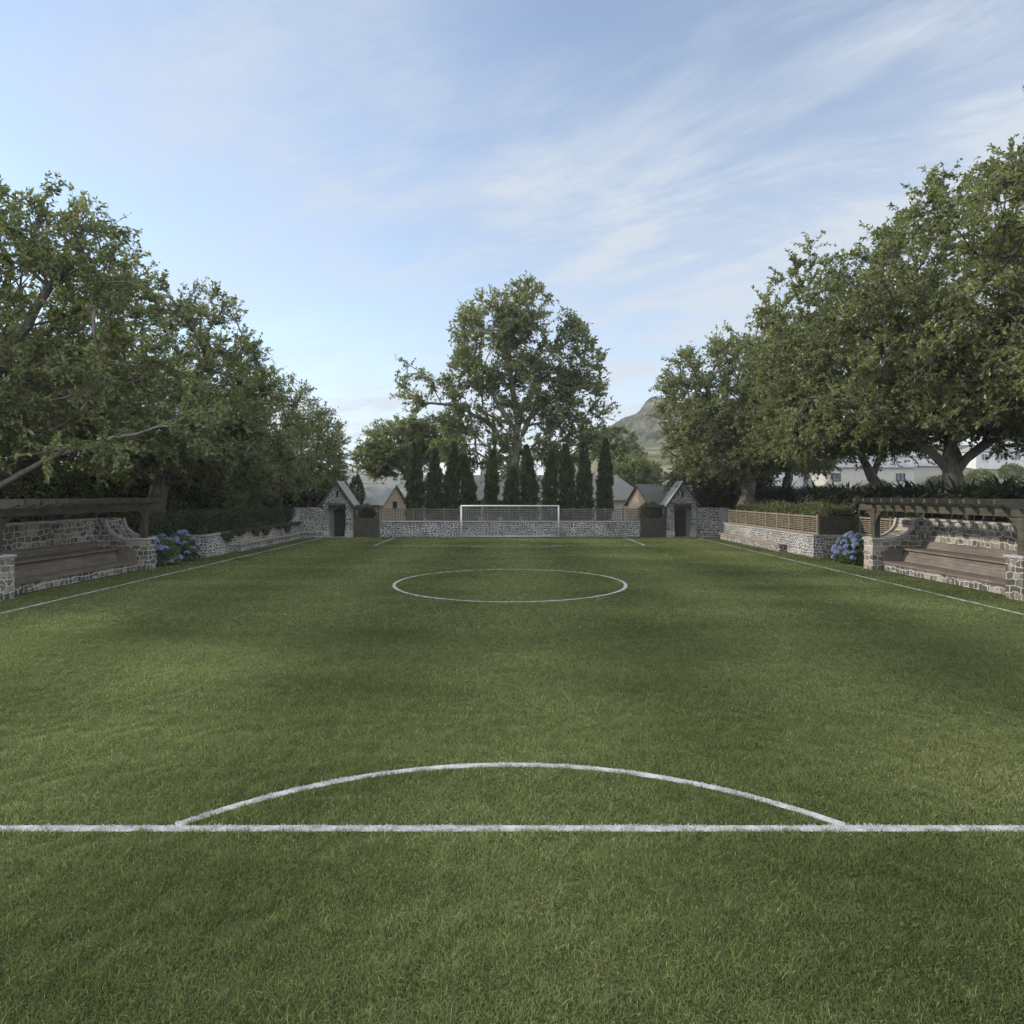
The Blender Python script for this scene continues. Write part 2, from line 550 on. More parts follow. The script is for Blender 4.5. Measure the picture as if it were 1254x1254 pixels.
def cloud_layer(scale, rot, loc, nscale, detail, rough, lo, hi, dist=0.0):
    mp = N(nt, 'ShaderNodeMapping', vector_type='TEXTURE')
    mp.inputs['Scale'].default_value = (1 / scale[0], 1 / scale[1], 1)
    mp.inputs['Rotation'].default_value = (0, 0, rot)
    mp.inputs['Location'].default_value = loc
    L(nt, cb.outputs[0], mp.inputs['Vector'])
    n = noise(nt, mp.outputs[0], nscale, detail, rough)
    n.inputs['Distortion'].default_value = dist
    mr = N(nt, 'ShaderNodeMapRange', interpolation_type='SMOOTHSTEP')
    mr.inputs['From Min'].default_value = lo
    mr.inputs['From Max'].default_value = hi
    L(nt, n.outputs['Fac'], mr.inputs['Value'])
    return mr.outputs[0]


c1 = cloud_layer((0.6, 1.25, 1), R(-28), (3.1, 0.4, 0), 1.9, 11, 0.66, 0.41, 0.69, 0.5)
c2 = cloud_layer((0.35, 0.55, 1), R(-20), (1.3, 2.2, 0), 1.2, 6, 0.55, 0.36, 0.62)
c3 = cloud_layer((0.9, 3.6, 1), R(-35), (0, 5.2, 0), 2.4, 10, 0.72, 0.4, 0.78, 0.7)
cl = math_n(nt, 'MULTIPLY', c1, math_n(nt, 'ADD', math_n(nt, 'MULTIPLY', c2, 0.75), 0.25))
cl = math_n(nt, 'ADD', cl, math_n(nt, 'MULTIPLY', c3, math_n(nt, 'MULTIPLY', c2, 0.34)))
cl = math_n(nt, 'MULTIPLY', cl, math_n(nt, 'ADD', 0.78, math_n(nt, 'MULTIPLY', sp.outputs[0], 0.55)))
# more veil to the right of the view and low down
veil = math_n(nt, 'MULTIPLY_ADD', sp.outputs[0], 0.22)
nt.nodes[-1].inputs[2].default_value = 0.26
cl = math_n(nt, 'ADD', cl, math_n(nt, 'MULTIPLY', veil, c2))
cl = math_n(nt, 'ADD', math_n(nt, 'MULTIPLY', cl, 1.0), 0.1)
# pale haze of cloud low down towards the horizon
low = math_n(nt, 'POWER', math_n(nt, 'SUBTRACT', 1.0, math_n(nt, 'MAXIMUM', sp.outputs[2], 0.0), True), 5.0)
cl = math_n(nt, 'ADD', cl, math_n(nt, 'MULTIPLY', low, 0.62))
# added cloud bank to the south, unseen behind the view, brightened as fill light
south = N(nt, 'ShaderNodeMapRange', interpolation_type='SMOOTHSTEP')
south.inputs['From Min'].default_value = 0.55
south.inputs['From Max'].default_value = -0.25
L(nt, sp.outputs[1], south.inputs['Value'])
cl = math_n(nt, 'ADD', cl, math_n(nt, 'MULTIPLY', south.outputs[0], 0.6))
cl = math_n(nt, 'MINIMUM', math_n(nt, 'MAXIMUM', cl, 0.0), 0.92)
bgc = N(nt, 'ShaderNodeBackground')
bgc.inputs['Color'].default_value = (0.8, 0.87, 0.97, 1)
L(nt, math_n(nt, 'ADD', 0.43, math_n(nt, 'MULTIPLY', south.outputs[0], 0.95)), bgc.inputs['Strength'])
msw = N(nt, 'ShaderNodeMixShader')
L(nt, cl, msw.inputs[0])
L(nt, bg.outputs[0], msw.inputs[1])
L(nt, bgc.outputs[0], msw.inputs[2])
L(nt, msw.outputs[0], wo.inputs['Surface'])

sd = bpy.data.lights.new('sun', 'SUN')
sd.energy = 2.6
sd.angle = R(3.0)
sd.color = (1.0, 0.92, 0.82)
so = bpy.data.objects.new('sun', sd)
COL.objects.link(so)
so.location = (-40, 30, 40)
from mathutils import Vector
so.rotation_euler = Vector(to_sun).to_track_quat('Z', 'Y').to_euler()

cd = bpy.data.cameras.new('camera')
cd.sensor_width = 36
cd.lens = 36 * F / 1254
cd.shift_x = (627 - CX) / 1254
cd.shift_y = -(627 - HY) / 1254
cd.clip_start = 0.05
cd.clip_end = 6000
co = bpy.data.objects.new('camera', cd)
COL.objects.link(co)
co.location = (0, 0, CH)
co.rotation_euler = (R(90), 0, 0)
scene.camera = co
scene.view_settings.view_transform = 'Standard'
scene.view_settings.look = 'None'
scene.view_settings.exposure = 1.0
scene.view_settings.gamma = 1.0
scene.cycles.max_bounces = 8
scene.cycles.diffuse_bounces = 4
scene.cycles.transmission_bounces = 4
scene.cycles.use_denoising = True
scene.cycles.denoiser = 'OPENIMAGEDENOISE'
scene.cycles.denoising_input_passes = 'RGB_ALBEDO_NORMAL'
scene.cycles.denoising_prefilter = 'ACCURATE'

# ------------------------------------------------------------------ ground
m, nt, out = mat('far_ground')
v = obj_coord(nt)
n1 = noise(nt, v, 0.05, 6, 0.6)
c = ramp(nt, n1.outputs['Fac'], [(0.35, (0.07, 0.075, 0.035)), (0.65, (0.16, 0.145, 0.1))])
principled(nt, out, c, 0.95, 0.1)
M['far_ground'] = m
g = MB()
S = 3000
g.add([(-915, -300, -0.05), (340, -300, -0.05), (340, 1005, -0.05), (-915, 1005, -0.05)], [(0, 1, 2, 3)])
o = g.build('ground', M['far_ground'])
o['kind'] = 'structure'
g = MB()
g.add([(-14.4, -8, 0), (14.4, -8, 0), (14.4, 43.0, 0), (-14.4, 43.0, 0)], [(0, 1, 2, 3)])
o = g.build('lawn', M['turf'])
o['kind'] = 'structure'

# ------------------------------------------------------------------ pitch markings and grass
LW = 0.12
HW, BOXX = 12.15, 7.5
YN, YF, YC = 5.436, 35.4, 20.5        # near box line, far box line, centre
RC, RA = 3.66, 3.97
GOALY = 41.9
ACN, ACF = 6.71 - RA, 34.12 + RA      # arc centres


def band(p, q):
    return ('seg', np.array(p, float), np.array(q, float))


MARKS = [
    ('touchline', band((-HW, -1.2), (-HW, GOALY - 0.6))),
    ('touchline', band((HW, -1.2), (HW, GOALY - 0.6))),
    ('penalty_box_line', band((-BOXX, YN), (BOXX, YN))),
    ('penalty_box_line', band((-BOXX, YF), (BOXX, YF))),
    ('penalty_box_line', band((-BOXX, YF + LW / 2), (-BOXX, GOALY - 0.3))),
    ('penalty_box_line', band((BOXX, YF + LW / 2), (BOXX, GOALY - 0.3))),
    ('centre_circle', ('arc', np.array((0, YC)), RC, 0, 2 * math.pi)),
    ('penalty_arc', ('arc', np.array((-0.0, ACN)), RA, math.asin((YN + 0.05 - ACN) / RA), math.pi - math.asin((YN + 0.05 - ACN) / RA))),
    ('penalty_arc', ('arc', np.array((0.0, ACF)), RA, math.pi + math.asin((ACF - YF + 0.05) / RA), 2 * math.pi - math.asin((ACF - YF + 0.05) / RA))),
]


def in_mark(mk, xy, jitter):
    if mk[0] == 'seg':
        p, q = mk[1], mk[2]
        d = q - p
        t = np.clip(((xy - p) @ d) / (d @ d), 0, 1)
        dist = np.linalg.norm(xy - (p + t[:, None] * d), axis=1)
        return dist + jitter < LW / 2
    c, r, a0, a1 = mk[1:]
    e = xy - c
    a = np.mod(np.arctan2(e[:, 1], e[:, 0]) - a0, 2 * math.pi)
    return (np.abs(np.linalg.norm(e, axis=1) - r) + jitter < LW / 2) & (a <= a1 - a0 + 1e-6)


def mark_sheet(mk):
    b = MB()
    if mk[0] == 'seg':
        p, q = mk[1], mk[2]
        d = unit(q - p)
        nrm = np.array((-d[1], d[0])) * (LW / 2 - 0.01)
        b.add([(*(p + nrm), 0.004), (*(p - nrm), 0.004), (*(q - nrm), 0.004), (*(q + nrm), 0.004)], [(0, 1, 2, 3)])
        # arcs pass 3 mm above
    else:
        c, r, a0, a1 = mk[1:]
        k = 96
        an = np.linspace(a0, a1, k)
        vs = []
        for a in an:
            e = np.array((math.cos(a), math.sin(a)))
            vs += [(*(c + e * (r - LW / 2 + 0.01)), 0.007), (*(c + e * (r + LW / 2 - 0.01)), 0.007)]
        b.add(vs, [(2 * i, 2 * i + 1, 2 * i + 3, 2 * i + 2) for i in range(k - 1)])
    return b


def blade_arrays(xy, h, wd, r, segs):
    n = len(xy)
    th = r.uniform(0, 2 * math.pi, n)
    side = np.stack([np.cos(th), np.sin(th), np.zeros(n)], 1) * (wd / 2)[:, None]
    ln = r.uniform(0, 2 * math.pi, n)
    lean = np.abs(r.normal(0, 0.75, n)) + 0.2
    ld = np.stack([np.cos(ln), np.sin(ln), np.zeros(n)], 1) * (lean * h)[:, None]
    base = np.concatenate([xy, np.zeros((n, 1))], 1)
    up = np.zeros((n, 3))
    up[:, 2] = h
    if segs == 1:
        v = np.stack([base - side, base + side, base + up * 0.95 + ld], 1)
        t = np.arange(n)[:, None] * 3 + np.array([[0, 1, 2]])
        return v.reshape(-1, 3), t.reshape(-1, 3), 3
    mid = base + up * 0.62 + ld * 0.35
    tip = base + up * r.uniform(0.75, 1.0, (n, 1)) + ld * 1.15
    v = np.stack([base - side, base + side, mid - side * 0.8, mid + side * 0.8, tip], 1)
    i = np.arange(n)[:, None] * 5
    t = np.concatenate([i + np.array([[0, 1, 3]]), i + np.array([[0, 3, 2]]), i + np.array([[2, 3, 4]])], 1)
    return v.reshape(-1, 3), t.reshape(-1, 3), 5


GV, GT, GC = [], [], []
WV = [[] for _ in MARKS]
WT = [[] for _ in MARKS]
WC = [[] for _ in MARKS]
noff = 0
woff = [0] * len(MARKS)
gr = np.random.default_rng(11)
#        y0    y1   density h      width  segs
zones = [(2.2, 5.2, 13000, 0.04, 0.0036, 2), (5.2, 8.2, 9000, 0.04, 0.0048, 2), (8.2, 13.5, 4600, 0.04, 0.0075, 1),
         (13.5, 22.0, 1900, 0.038, 0.013, 1), (22.0, 32.0, 950, 0.036, 0.022, 1), (32.0, 42.3, 600, 0.034, 0.03, 1)]
for (y0, y1, den, h, wd, segs) in zones:
    xm = min(13.75, y1 * 0.83 + 1.2)
    n = int(den * (y1 - y0) * 2 * xm)
    xy = np.stack([gr.uniform(-xm, xm, n), gr.uniform(y0, y1, n)], 1)
    keep = np.abs(xy[:, 0]) < xy[:, 1] * 0.83 + 1.2
    xy = xy[keep]
    # leave the bench bays and walls clear
    n = len(xy)
    clump = 0.85 + 0.45 * np.sin(xy[:, 0] * 9.1 + 2 * np.sin(xy[:, 1] * 5.3)) * np.sin(xy[:, 1] * 8.3 + 2 * np.sin(xy[:, 0] * 6.1))
    hh = h * clump * gr.uniform(0.55, 1.25, n)
    ww = wd * gr.uniform(0.7, 1.3, n)
    tint = np.clip(gr.normal(0.55, 0.25, n), 0, 1)
    jit = np.abs(gr.normal(0, 0.009, n)) + 0.006 * np.sin(xy[:, 0] * 3.7 + np.sin(xy[:, 1] * 2.9)) + 0.005 * np.sin(xy[:, 0] * 11.3 + xy[:, 1] * 9.1)
    white = np.full(n, -1)
    for k, (nm, mk) in enumerate(MARKS):
        white[(white < 0) & in_mark(mk, xy, jit)] = k
    g_ = white < 0
    v, t, k5 = blade_arrays(xy[g_], hh[g_], ww[g_], gr, segs)
    GV.append(v)
    GT.append(t + noff)
    noff += len(v)
    GC.append(np.repeat(tint[g_], k5))
    for k in range(len(MARKS)):
        q = white == k
        if not q.any():
            continue
        v, t, k5 = blade_arrays(xy[q], hh[q] * 0.5, ww[q] * 1.3, gr, segs)
        WV[k].append(v)
        WT[k].append(t + woff[k])
        woff[k] += len(v)
        WC[k].append(np.repeat(np.clip(tint[q] + 0.2, 0, 1), k5))
o = np_mesh('grass', np.concatenate(GV), np.concatenate(GT), M['blade'], None, np.concatenate(GC))
o['kind'] = 'stuff'
o['label'] = 'short mown green grass of the football pitch'
o['category'] = 'grass'
for k, (nm, mk) in enumerate(MARKS):
    sh = mark_sheet(mk)
    sv = np.array(sh.v)
    # quads to triangles
    st = []
    for f in sh.f:
        st += [(f[0], f[1], f[2]), (f[0], f[2], f[3])]
    vv, tt, cc = [sv], [np.array(st)], [np.full(len(sv), 0.5)]
    if WV[k]:
        vv.append(np.concatenate(WV[k]))
        tt.append(np.concatenate(WT[k]) + len(sv))
        cc.append(np.concatenate(WC[k]))
    o = np_mesh(nm, np.concatenate(vv), np.concatenate(tt), M['paint'], None, np.concatenate(cc))
    o['kind'] = 'structure'

# ------------------------------------------------------------------ banks behind the side walls
M['bank'] = plain_mat('planted_soil', (0.045, 0.045, 0.025), 0.95, 0.1, 0.5, 3.0, 0.03)
for s in (-1, 1):
    top = 1.9 if s > 0 else 1.25
    b = MB()
    for (x0, ya, yb) in ((14.1, 29.15, 43.5), (16.0, 8.0, 29.15)):
        b.prism([(x0, -0.04), (x0, 0.93), (17.0, top), (30.0, top + 0.3), (34.0, -0.04)], 'y', ya, yb)
    if s < 0:
        b.mirror()
    o = b.build('bank', M['bank'])
    o['kind'] = 'structure'

# ------------------------------------------------------------------ bench bays
def bench_bay(s):
    side = 'left' if s < 0 else 'right'
    lit = 'shaded' if s < 0 else 'sunlit'
    fix = (lambda b: b.mirror()) if s < 0 else (lambda b: b)
    t = thing('stone_alcove', 'rubble stone bench alcove with swooping end walls on the %s side of the pitch, %s' % (side, lit), 'stone alcove', (s * 14.8, 20.7, 0), 0, 'stone bench alcoves beside the pitch')
    SM = M['stone_bench']
    for (ya, yb) in ((23.9, 24.5), (16.9, 17.5)):
        b = MB()
        b.box(13.57, 14.2, ya, yb, 0, 1.12)
        p = fix(b).build('pillar', SM, t, 0.012)
        b = MB()
        b.box(13.53, 14.24, ya - 0.035, yb + 0.035, 1.12, 1.195)
        fix(b).build('coping', M['cap'], p, 0.012)
    # plinth
    b = MB()
    b.box(13.95, 14.45, 17.5, 23.9, 0, 0.265)
    fix(b).build('plinth', SM, t, 0.01)
    b = MB()
    b.box(15.55, 15.95, 17.3, 24.1, 0, 1.86)
    w_ = fix(b).build('back_wall', SM, t)
    b = MB()
    b.box(15.5, 16.0, 17.45, 23.95, 1.86, 1.94)
    fix(b).build('coping', M['cap'], w_, 0.012)
    an = np.linspace(0, 1, 14)
    for (ya, yb) in ((23.9, 25.1), (16.3, 17.5)):
        b = MB()
        crv = [(14.2 + a * 1.02, 1.14 + 0.76 * (1 - math.sqrt(max(0, 1 - a * a)))) for a in an]
        crv += [(15.552, 1.93)]
        bot = [(x, 0.0) for x, z in crv]
        b.strip(crv, bot, 'y', ya + 0.003, yb)
        b.box(15.552, 15.953, min(ya, 24.1) if ya > 20 else ya, yb, 0, 1.925) if ya < 20 else b.box(15.552, 15.953, 24.1, yb, 0, 1.925)
        wg = fix(b).build('end_wall', SM, t)
        for yy in ((ya - 0.03, ya + 0.11), (yb - 0.11, yb + 0.03)):
            b = MB()
            up_, lo_ = [], []
            cc = [(14.19 + a * 1.0, 1.14 + 0.765 * (1 - math.sqrt(max(0, 1 - a * a)))) for a in an]
            for i, (x, z) in enumerate(cc):
                d = np.array(cc[min(i + 1, 13)]) - np.array(cc[max(i - 1, 0)])
                d /= np.linalg.norm(d)
                up_.append((x - d[1] * 0.06, z + d[0] * 0.06))
                lo_.append((x + d[1] * 0.03, z - d[0] * 0.03))
            b.strip(up_, lo_, 'y', *yy)
            fix(b).build('coping', M['cap'], wg)
    # the tiered timber bench
    t2 = thing('tiered_bench', 'two tiered timber bench built into the %s stone alcove, %s' % (side, 'dark in tree shade' if s < 0 else 'brown in evening sun'), 'bench', (s * 14.6, 20.7, 0.27), 0, 'tiered benches beside the pitch')
    BM = M['bench']
    y0, y1 = 17.52, 23.88
    b = MB()
    b.box(13.9, 14.03, y0, y1, 0.268, 0.36)
    for i in range(4):
        b.box(14.035 + i * 0.14, 14.167 + i * 0.14, y0, y1, 0.30, 0.355)
    fix(b).build('seat', BM, t2, 0.006)
    b = MB()
    for i in range(4):
        a0, a1 = i / 4 + 0.004, (i + 1) / 4 - 0.008
        q = lambda a: (14.56 + 0.16 * a, 0.36 + 0.395 * a)
        p0, p1 = q(a0), q(a1)
        b.prism([p0, (p0[0] + 0.05, p0[1] - 0.015), (p1[0] + 0.05, p1[1] - 0.015), p1], 'y', y0, y1)
    fix(b).build('backrest', BM, t2)
    b = MB()
    b.box(14.6, 14.75, y0, y1, 0.772, 0.84)
    for i in range(4):
        b.box(14.755 + i * 0.15, 14.897 + i * 0.15, y0, y1, 0.775, 0.83)
    fix(b).build('seat', BM, t2, 0.006)
    b = MB()
    for i in range(3):
        a0, a1 = i / 3 + 0.004, (i + 1) / 3 - 0.01
        q = lambda a: (15.36 + 0.1 * a, 0.84 + 0.24 * a)
        p0, p1 = q(a0), q(a1)
        b.prism([p0, (p0[0] + 0.05, p0[1]), (p1[0] + 0.05, p1[1]), p1], 'y', y0, y1)
    b.box(15.44, 15.548, y0, y1, 1.05, 1.10)
    fix(b).build('backrest', BM, t2)
    for yy in (17.56, 23.78):
        b = MB()
        tp = [(13.92, 0.36), (13.93, 0.58)] + [(14.18 - 0.25 * math.cos(a), 0.58 + 0.23 * math.sin(a)) for a in np.linspace(0.3, math.pi / 2, 7)] + [(14.62, 0.81)]
        b.strip(tp, [(x, 0.358) for x, z in tp], 'y', yy, yy + 0.07)
        fix(b).build('armrest', BM, t2)
    # pergola
    t3 = thing('pergola', '%s timber pergola with scalloped rafter tails over the %s bench alcove' % ('dark shaded' if s < 0 else 'sunlit brown', side), 'pergola', (s * 14.6, 20.7, 0), 0, 'pergolas over the benches')
    PM = M['pergola']
    for yy in (17.2, 24.2):
        b = MB()
        b.box(13.75, 13.97, yy - 0.11, yy + 0.11, 1.195, 2.22)
        fix(b).build('post', PM, t3, 0.01)
        b = MB()
        b.box(15.65, 15.83, yy - 0.09, yy + 0.09, 1.94, 2.3)
        fix(b).build('post', PM, t3, 0.01)
        for sg in (-1, 1):
            b = MB()
            a = np.linspace(0, math.pi / 2, 9)
            outer = [(yy + sg * (0.11 + 0.55 * (1 - math.cos(k))), 1.58 + 0.64 * math.sin(k)) for k in a]
            inner = [(yy + sg * (0.11 + 0.0 + 0.68 * (1 - math.cos(k)) ** 1.15 * 0.55), 1.74 + 0.48 * math.sin(k) ** 0.8) for k in a]
            inner = [(yy + sg * (0.11 + max(0, 0.55 * (1 - math.cos(k)) - 0.13 * math.sin(k + 0.4))), min(2.22, 1.58 + 0.64 * math.sin(k) + 0.17 * math.cos(k * 0.8) + 0.02)) for k in a]
            b.strip(outer, inner, 'x', 13.79, 13.93)
            fix(b).build('brace', PM, t3)
    for yy in (19.5, 21.9):
        b = MB()
        b.box(15.65, 15.83, yy - 0.09, yy + 0.09, 1.94, 2.3)
        fix(b).build('post', PM, t3, 0.01)
    b = MB()
    b.prism([(16.3, 2.27), (16.42, 2.22), (24.98, 2.22), (25.1, 2.27), (25.1, 2.46), (16.3, 2.46)], 'x', 13.74, 13.98)
    fix(b).build('beam', PM, t3, 0.01)
    b = MB()
    b.prism([(16.3, 2.35), (16.42, 2.302), (24.98, 2.302), (25.1, 2.35), (25.1, 2.46), (16.3, 2.46)], 'x', 15.64, 15.84)
    fix(b).build('beam', PM, t3, 0.01)
    for i in range(13):
        yy = 17.2 + i * (7.0 / 12)
        b = MB()
        tl = [(13.05, 2.57), (13.1, 2.54), (13.2, 2.56), (13.3, 2.52), (13.42, 2.47), (13.55, 2.445), (16.0, 2.445), (16.15, 2.5), (16.3, 2.56)]
        b.strip([(x, 2.70) for x, z in tl], tl, 'y', yy - 0.045, yy + 0.045)
        fix(b).build('rafter', PM, t3)


bench_bay(1)
bench_bay(-1)


# ------------------------------------------------------------------ side walls
def side_wall(s):
    side = 'left' if s < 0 else 'right'
    fix = (lambda b: b.mirror()) if s < 0 else (lambda b: b)
    lab = 'low rubble stone wall with stone ledge seat under the tan lattice fence' if s > 0 else 'low rubble stone wall with stone ledge seat under the dark trailing hedge'
    t = thing('stone_wall', lab, 'wall', (s * 13.8, 35, 0), 0, 'stone walls round the pitch')
    SM = M['stone_fine']
    b = MB()
    b.box(13.6, 14.05, 28.6, 40.2, 0, 0.95)
    # swoop up to the taller corner
    an = np.linspace(0, 1, 12)
    crv = [(40.2 + a * 1.15, 0.95 + 0.95 * (1 - math.sqrt(max(0, 1 - a * a)))) for a in an]
    b.strip(crv, [(y, 0) for y, z in crv], 'x', 13.597, 14.053)
    fix(b).build('low_wall', SM, t)
    b = MB()
    b.box(13.56, 14.09, 28.56, 40.2, 0.95, 1.01)
    c2 = [(y, z + 0.06) for y, z in crv]
    b.strip(c2, [(y, z + 0.001) for y, z in crv], 'x', 13.56, 14.09)
    fix(b).build('coping', M['cap'], t)
    # corner wall, taller, running in to the gatehouse
    b = MB()
    pr = [(12.2, 0), (12.2, 1.7)] + [(12.42 - 0.22 * math.cos(a), 1.7 + 0.2 * math.sin(a)) for a in np.linspace(0.2, math.pi / 2, 6)] + [(14.06, 1.9), (14.06, 0)]
    b.prism(pr, 'y', 41.36, 41.85)
    fix(b).build('corner_wall', SM, t)
    b = MB()
    b.box(12.4, 14.1, 41.32, 41.89, 1.902, 1.955)
    fix(b).build('coping', M['cap'], t, 0.01)
    # return wall behind the hydrangeas
    b = MB()
    b.box(14.053, 15.6, 28.6, 29.0, 0, 0.95)
    b.box(15.55, 15.98, 25.103, 28.597, 0, 0.95)
    fix(b).build('return_wall', M['stone_bench'], t)
    b = MB()
    b.box(14.092, 15.52, 28.56, 29.04, 0.951, 1.01)
    b.box(15.522, 16.0, 25.11, 29.04, 0.951, 1.01)
    fix(b).build('coping', M['cap'], t)
    # ledge seat
    b = MB()
    b.box(13.28, 13.597, 31.5, 40.3, 0, 0.31)
    lw = fix(b).build('ledge', SM, t)
    b = MB()
    b.box(13.2, 13.597, 31.4, 40.4, 0.312, 0.385)
    fix(b).build('ledge_seat', M['ledge'], lw, 0.01)
    b = MB()
    b.box(12.35, 13.55, 41.0, 41.357, 0.0, 0.34)
    l2 = fix(b).build('ledge', SM, t)
    b = MB()
    b.box(12.3, 13.59, 40.92, 41.357, 0.342, 0.42)
    fix(b).build('ledge_seat', M['cap'], l2, 0.01)


side_wall(1)
side_wall(-1)

# far wall
t = thing('stone_wall', 'long low rubble stone wall behind the goal at the far end', 'wall', (0, 42.8, 0), 0, 'stone walls round the pitch')
b = MB()
b.box(-8.66, 8.66, 42.6, 43.05, 0, 0.97)
b.build('low_wall', M['stone_fine'], t)
b = MB()
b.box(-8.72, 8.72, 42.55, 43.1, 0.97, 1.04)
b.build('coping', M['cap'], t, 0.012)


# ------------------------------------------------------------------ lattice fences
def fence_run(t, pts, z0, z1, post_at, nh, nv, mat_, pw=0.09, th=0.022):
    """pts: two ends (x, y); post_at: distances of the posts along the run"""
    p, q = np.array(pts[0], float), np.array(pts[1], float)
    d = unit(q - p)
    alongx = abs(d[0]) > 0.5

    def bx(b, a0, a1, off0, off1, za, zb):
        if alongx:
            x0, x1 = sorted((p[0] + d[0] * a0, p[0] + d[0] * a1))
            b.box(x0, x1, p[1] + off0, p[1] + off1, za, zb)
        else:
            y0, y1 = sorted((p[1] + d[1] * a0, p[1] + d[1] * a1))
            b.box(p[0] + off0, p[0] + off1, y0, y1, za, zb)
    for a in post_at:
        b = MB()
        bx(b, a - pw / 2, a + pw / 2, -pw / 2, pw / 2, z0, z1 + 0.04)
        bx(b, a - pw / 2 - 0.015, a + pw / 2 + 0.015, -pw / 2 - 0.015, pw / 2 + 0.015, z1 + 0.041, z1 + 0.07)
        b.build('fence_post', mat_, t, 0.006)
    for a0, a1 in zip(post_at[:-1], post_at[1:]):
        a0, a1 = a0 + pw / 2 + 0.002, a1 - pw / 2 - 0.002
        b = MB()
        bx(b, a0, a1, -0.035, 0.035, z1 - 0.07, z1)
        bx(b, a0, a1, -0.035, 0.035, z0 + 0.03, z0 + 0.1)
        zs = np.linspace(z0 + 0.1, z1 - 0.07, nh + 2)[1:-1]
        for z in zs:
            bx(b, a0, a1, -0.018, 0.0, z - th, z + th)
        k = max(2, int(round((a1 - a0) * nv)))
        for a in np.linspace(a0, a1, k + 2)[1:-1]:
            bx(b, a - th * 0.7, a + th * 0.7, 0.001, 0.018, z0 + 0.1, z1 - 0.07)
        b.build('lattice_panel', mat_, t)


t = thing('lattice_fence', 'dark wooden lattice fence on top of the far wall behind the goal', 'fence', (0, 42.85, 1.04), 0, 'lattice fences on the walls')
px = [467, 484, 506, 519, 544, 570, 597, 624, 650, 676, 702, 727, 741, 763, 782]
xs = [(x - CX) * 42.85 / F for x in px]
fence_run(t, [(xs[0], 42.85), (xs[-1], 42.85)], 1.04, 1.86, [x - xs[0] for x in xs], 5, 5.5, M['fence_grey'])
t = thing('lattice_fence', 'sunlit tan wooden slat fence on the right side wall, nine posts', 'fence', (13.85, 34.5, 1.01), 0, 'lattice fences on the walls')
fence_run(t, [(13.85, 28.72), (13.85, 41.2)], 1.01, 1.86, [i * 1.45 for i in range(9)], 7, 0.7, M['fence'], 0.09, 0.017)
t = thing('lattice_fence', 'shaded lattice fence panels behind the right hydrangea bush', 'fence', (15.5, 28.8, 1.01), 0, 'lattice fences on the walls')
fence_run(t, [(13.98, 28.8), (15.65, 28.8)], 1.01, 1.83, [0.02, 1.67], 8, 9, M['gate'])
fence_run(t, [(15.76, 25.2), (15.76, 28.8)], 1.01, 1.83, [0.06, 1.2, 2.4, 3.55], 7, 0.9, M['fence'], 0.09, 0.017)


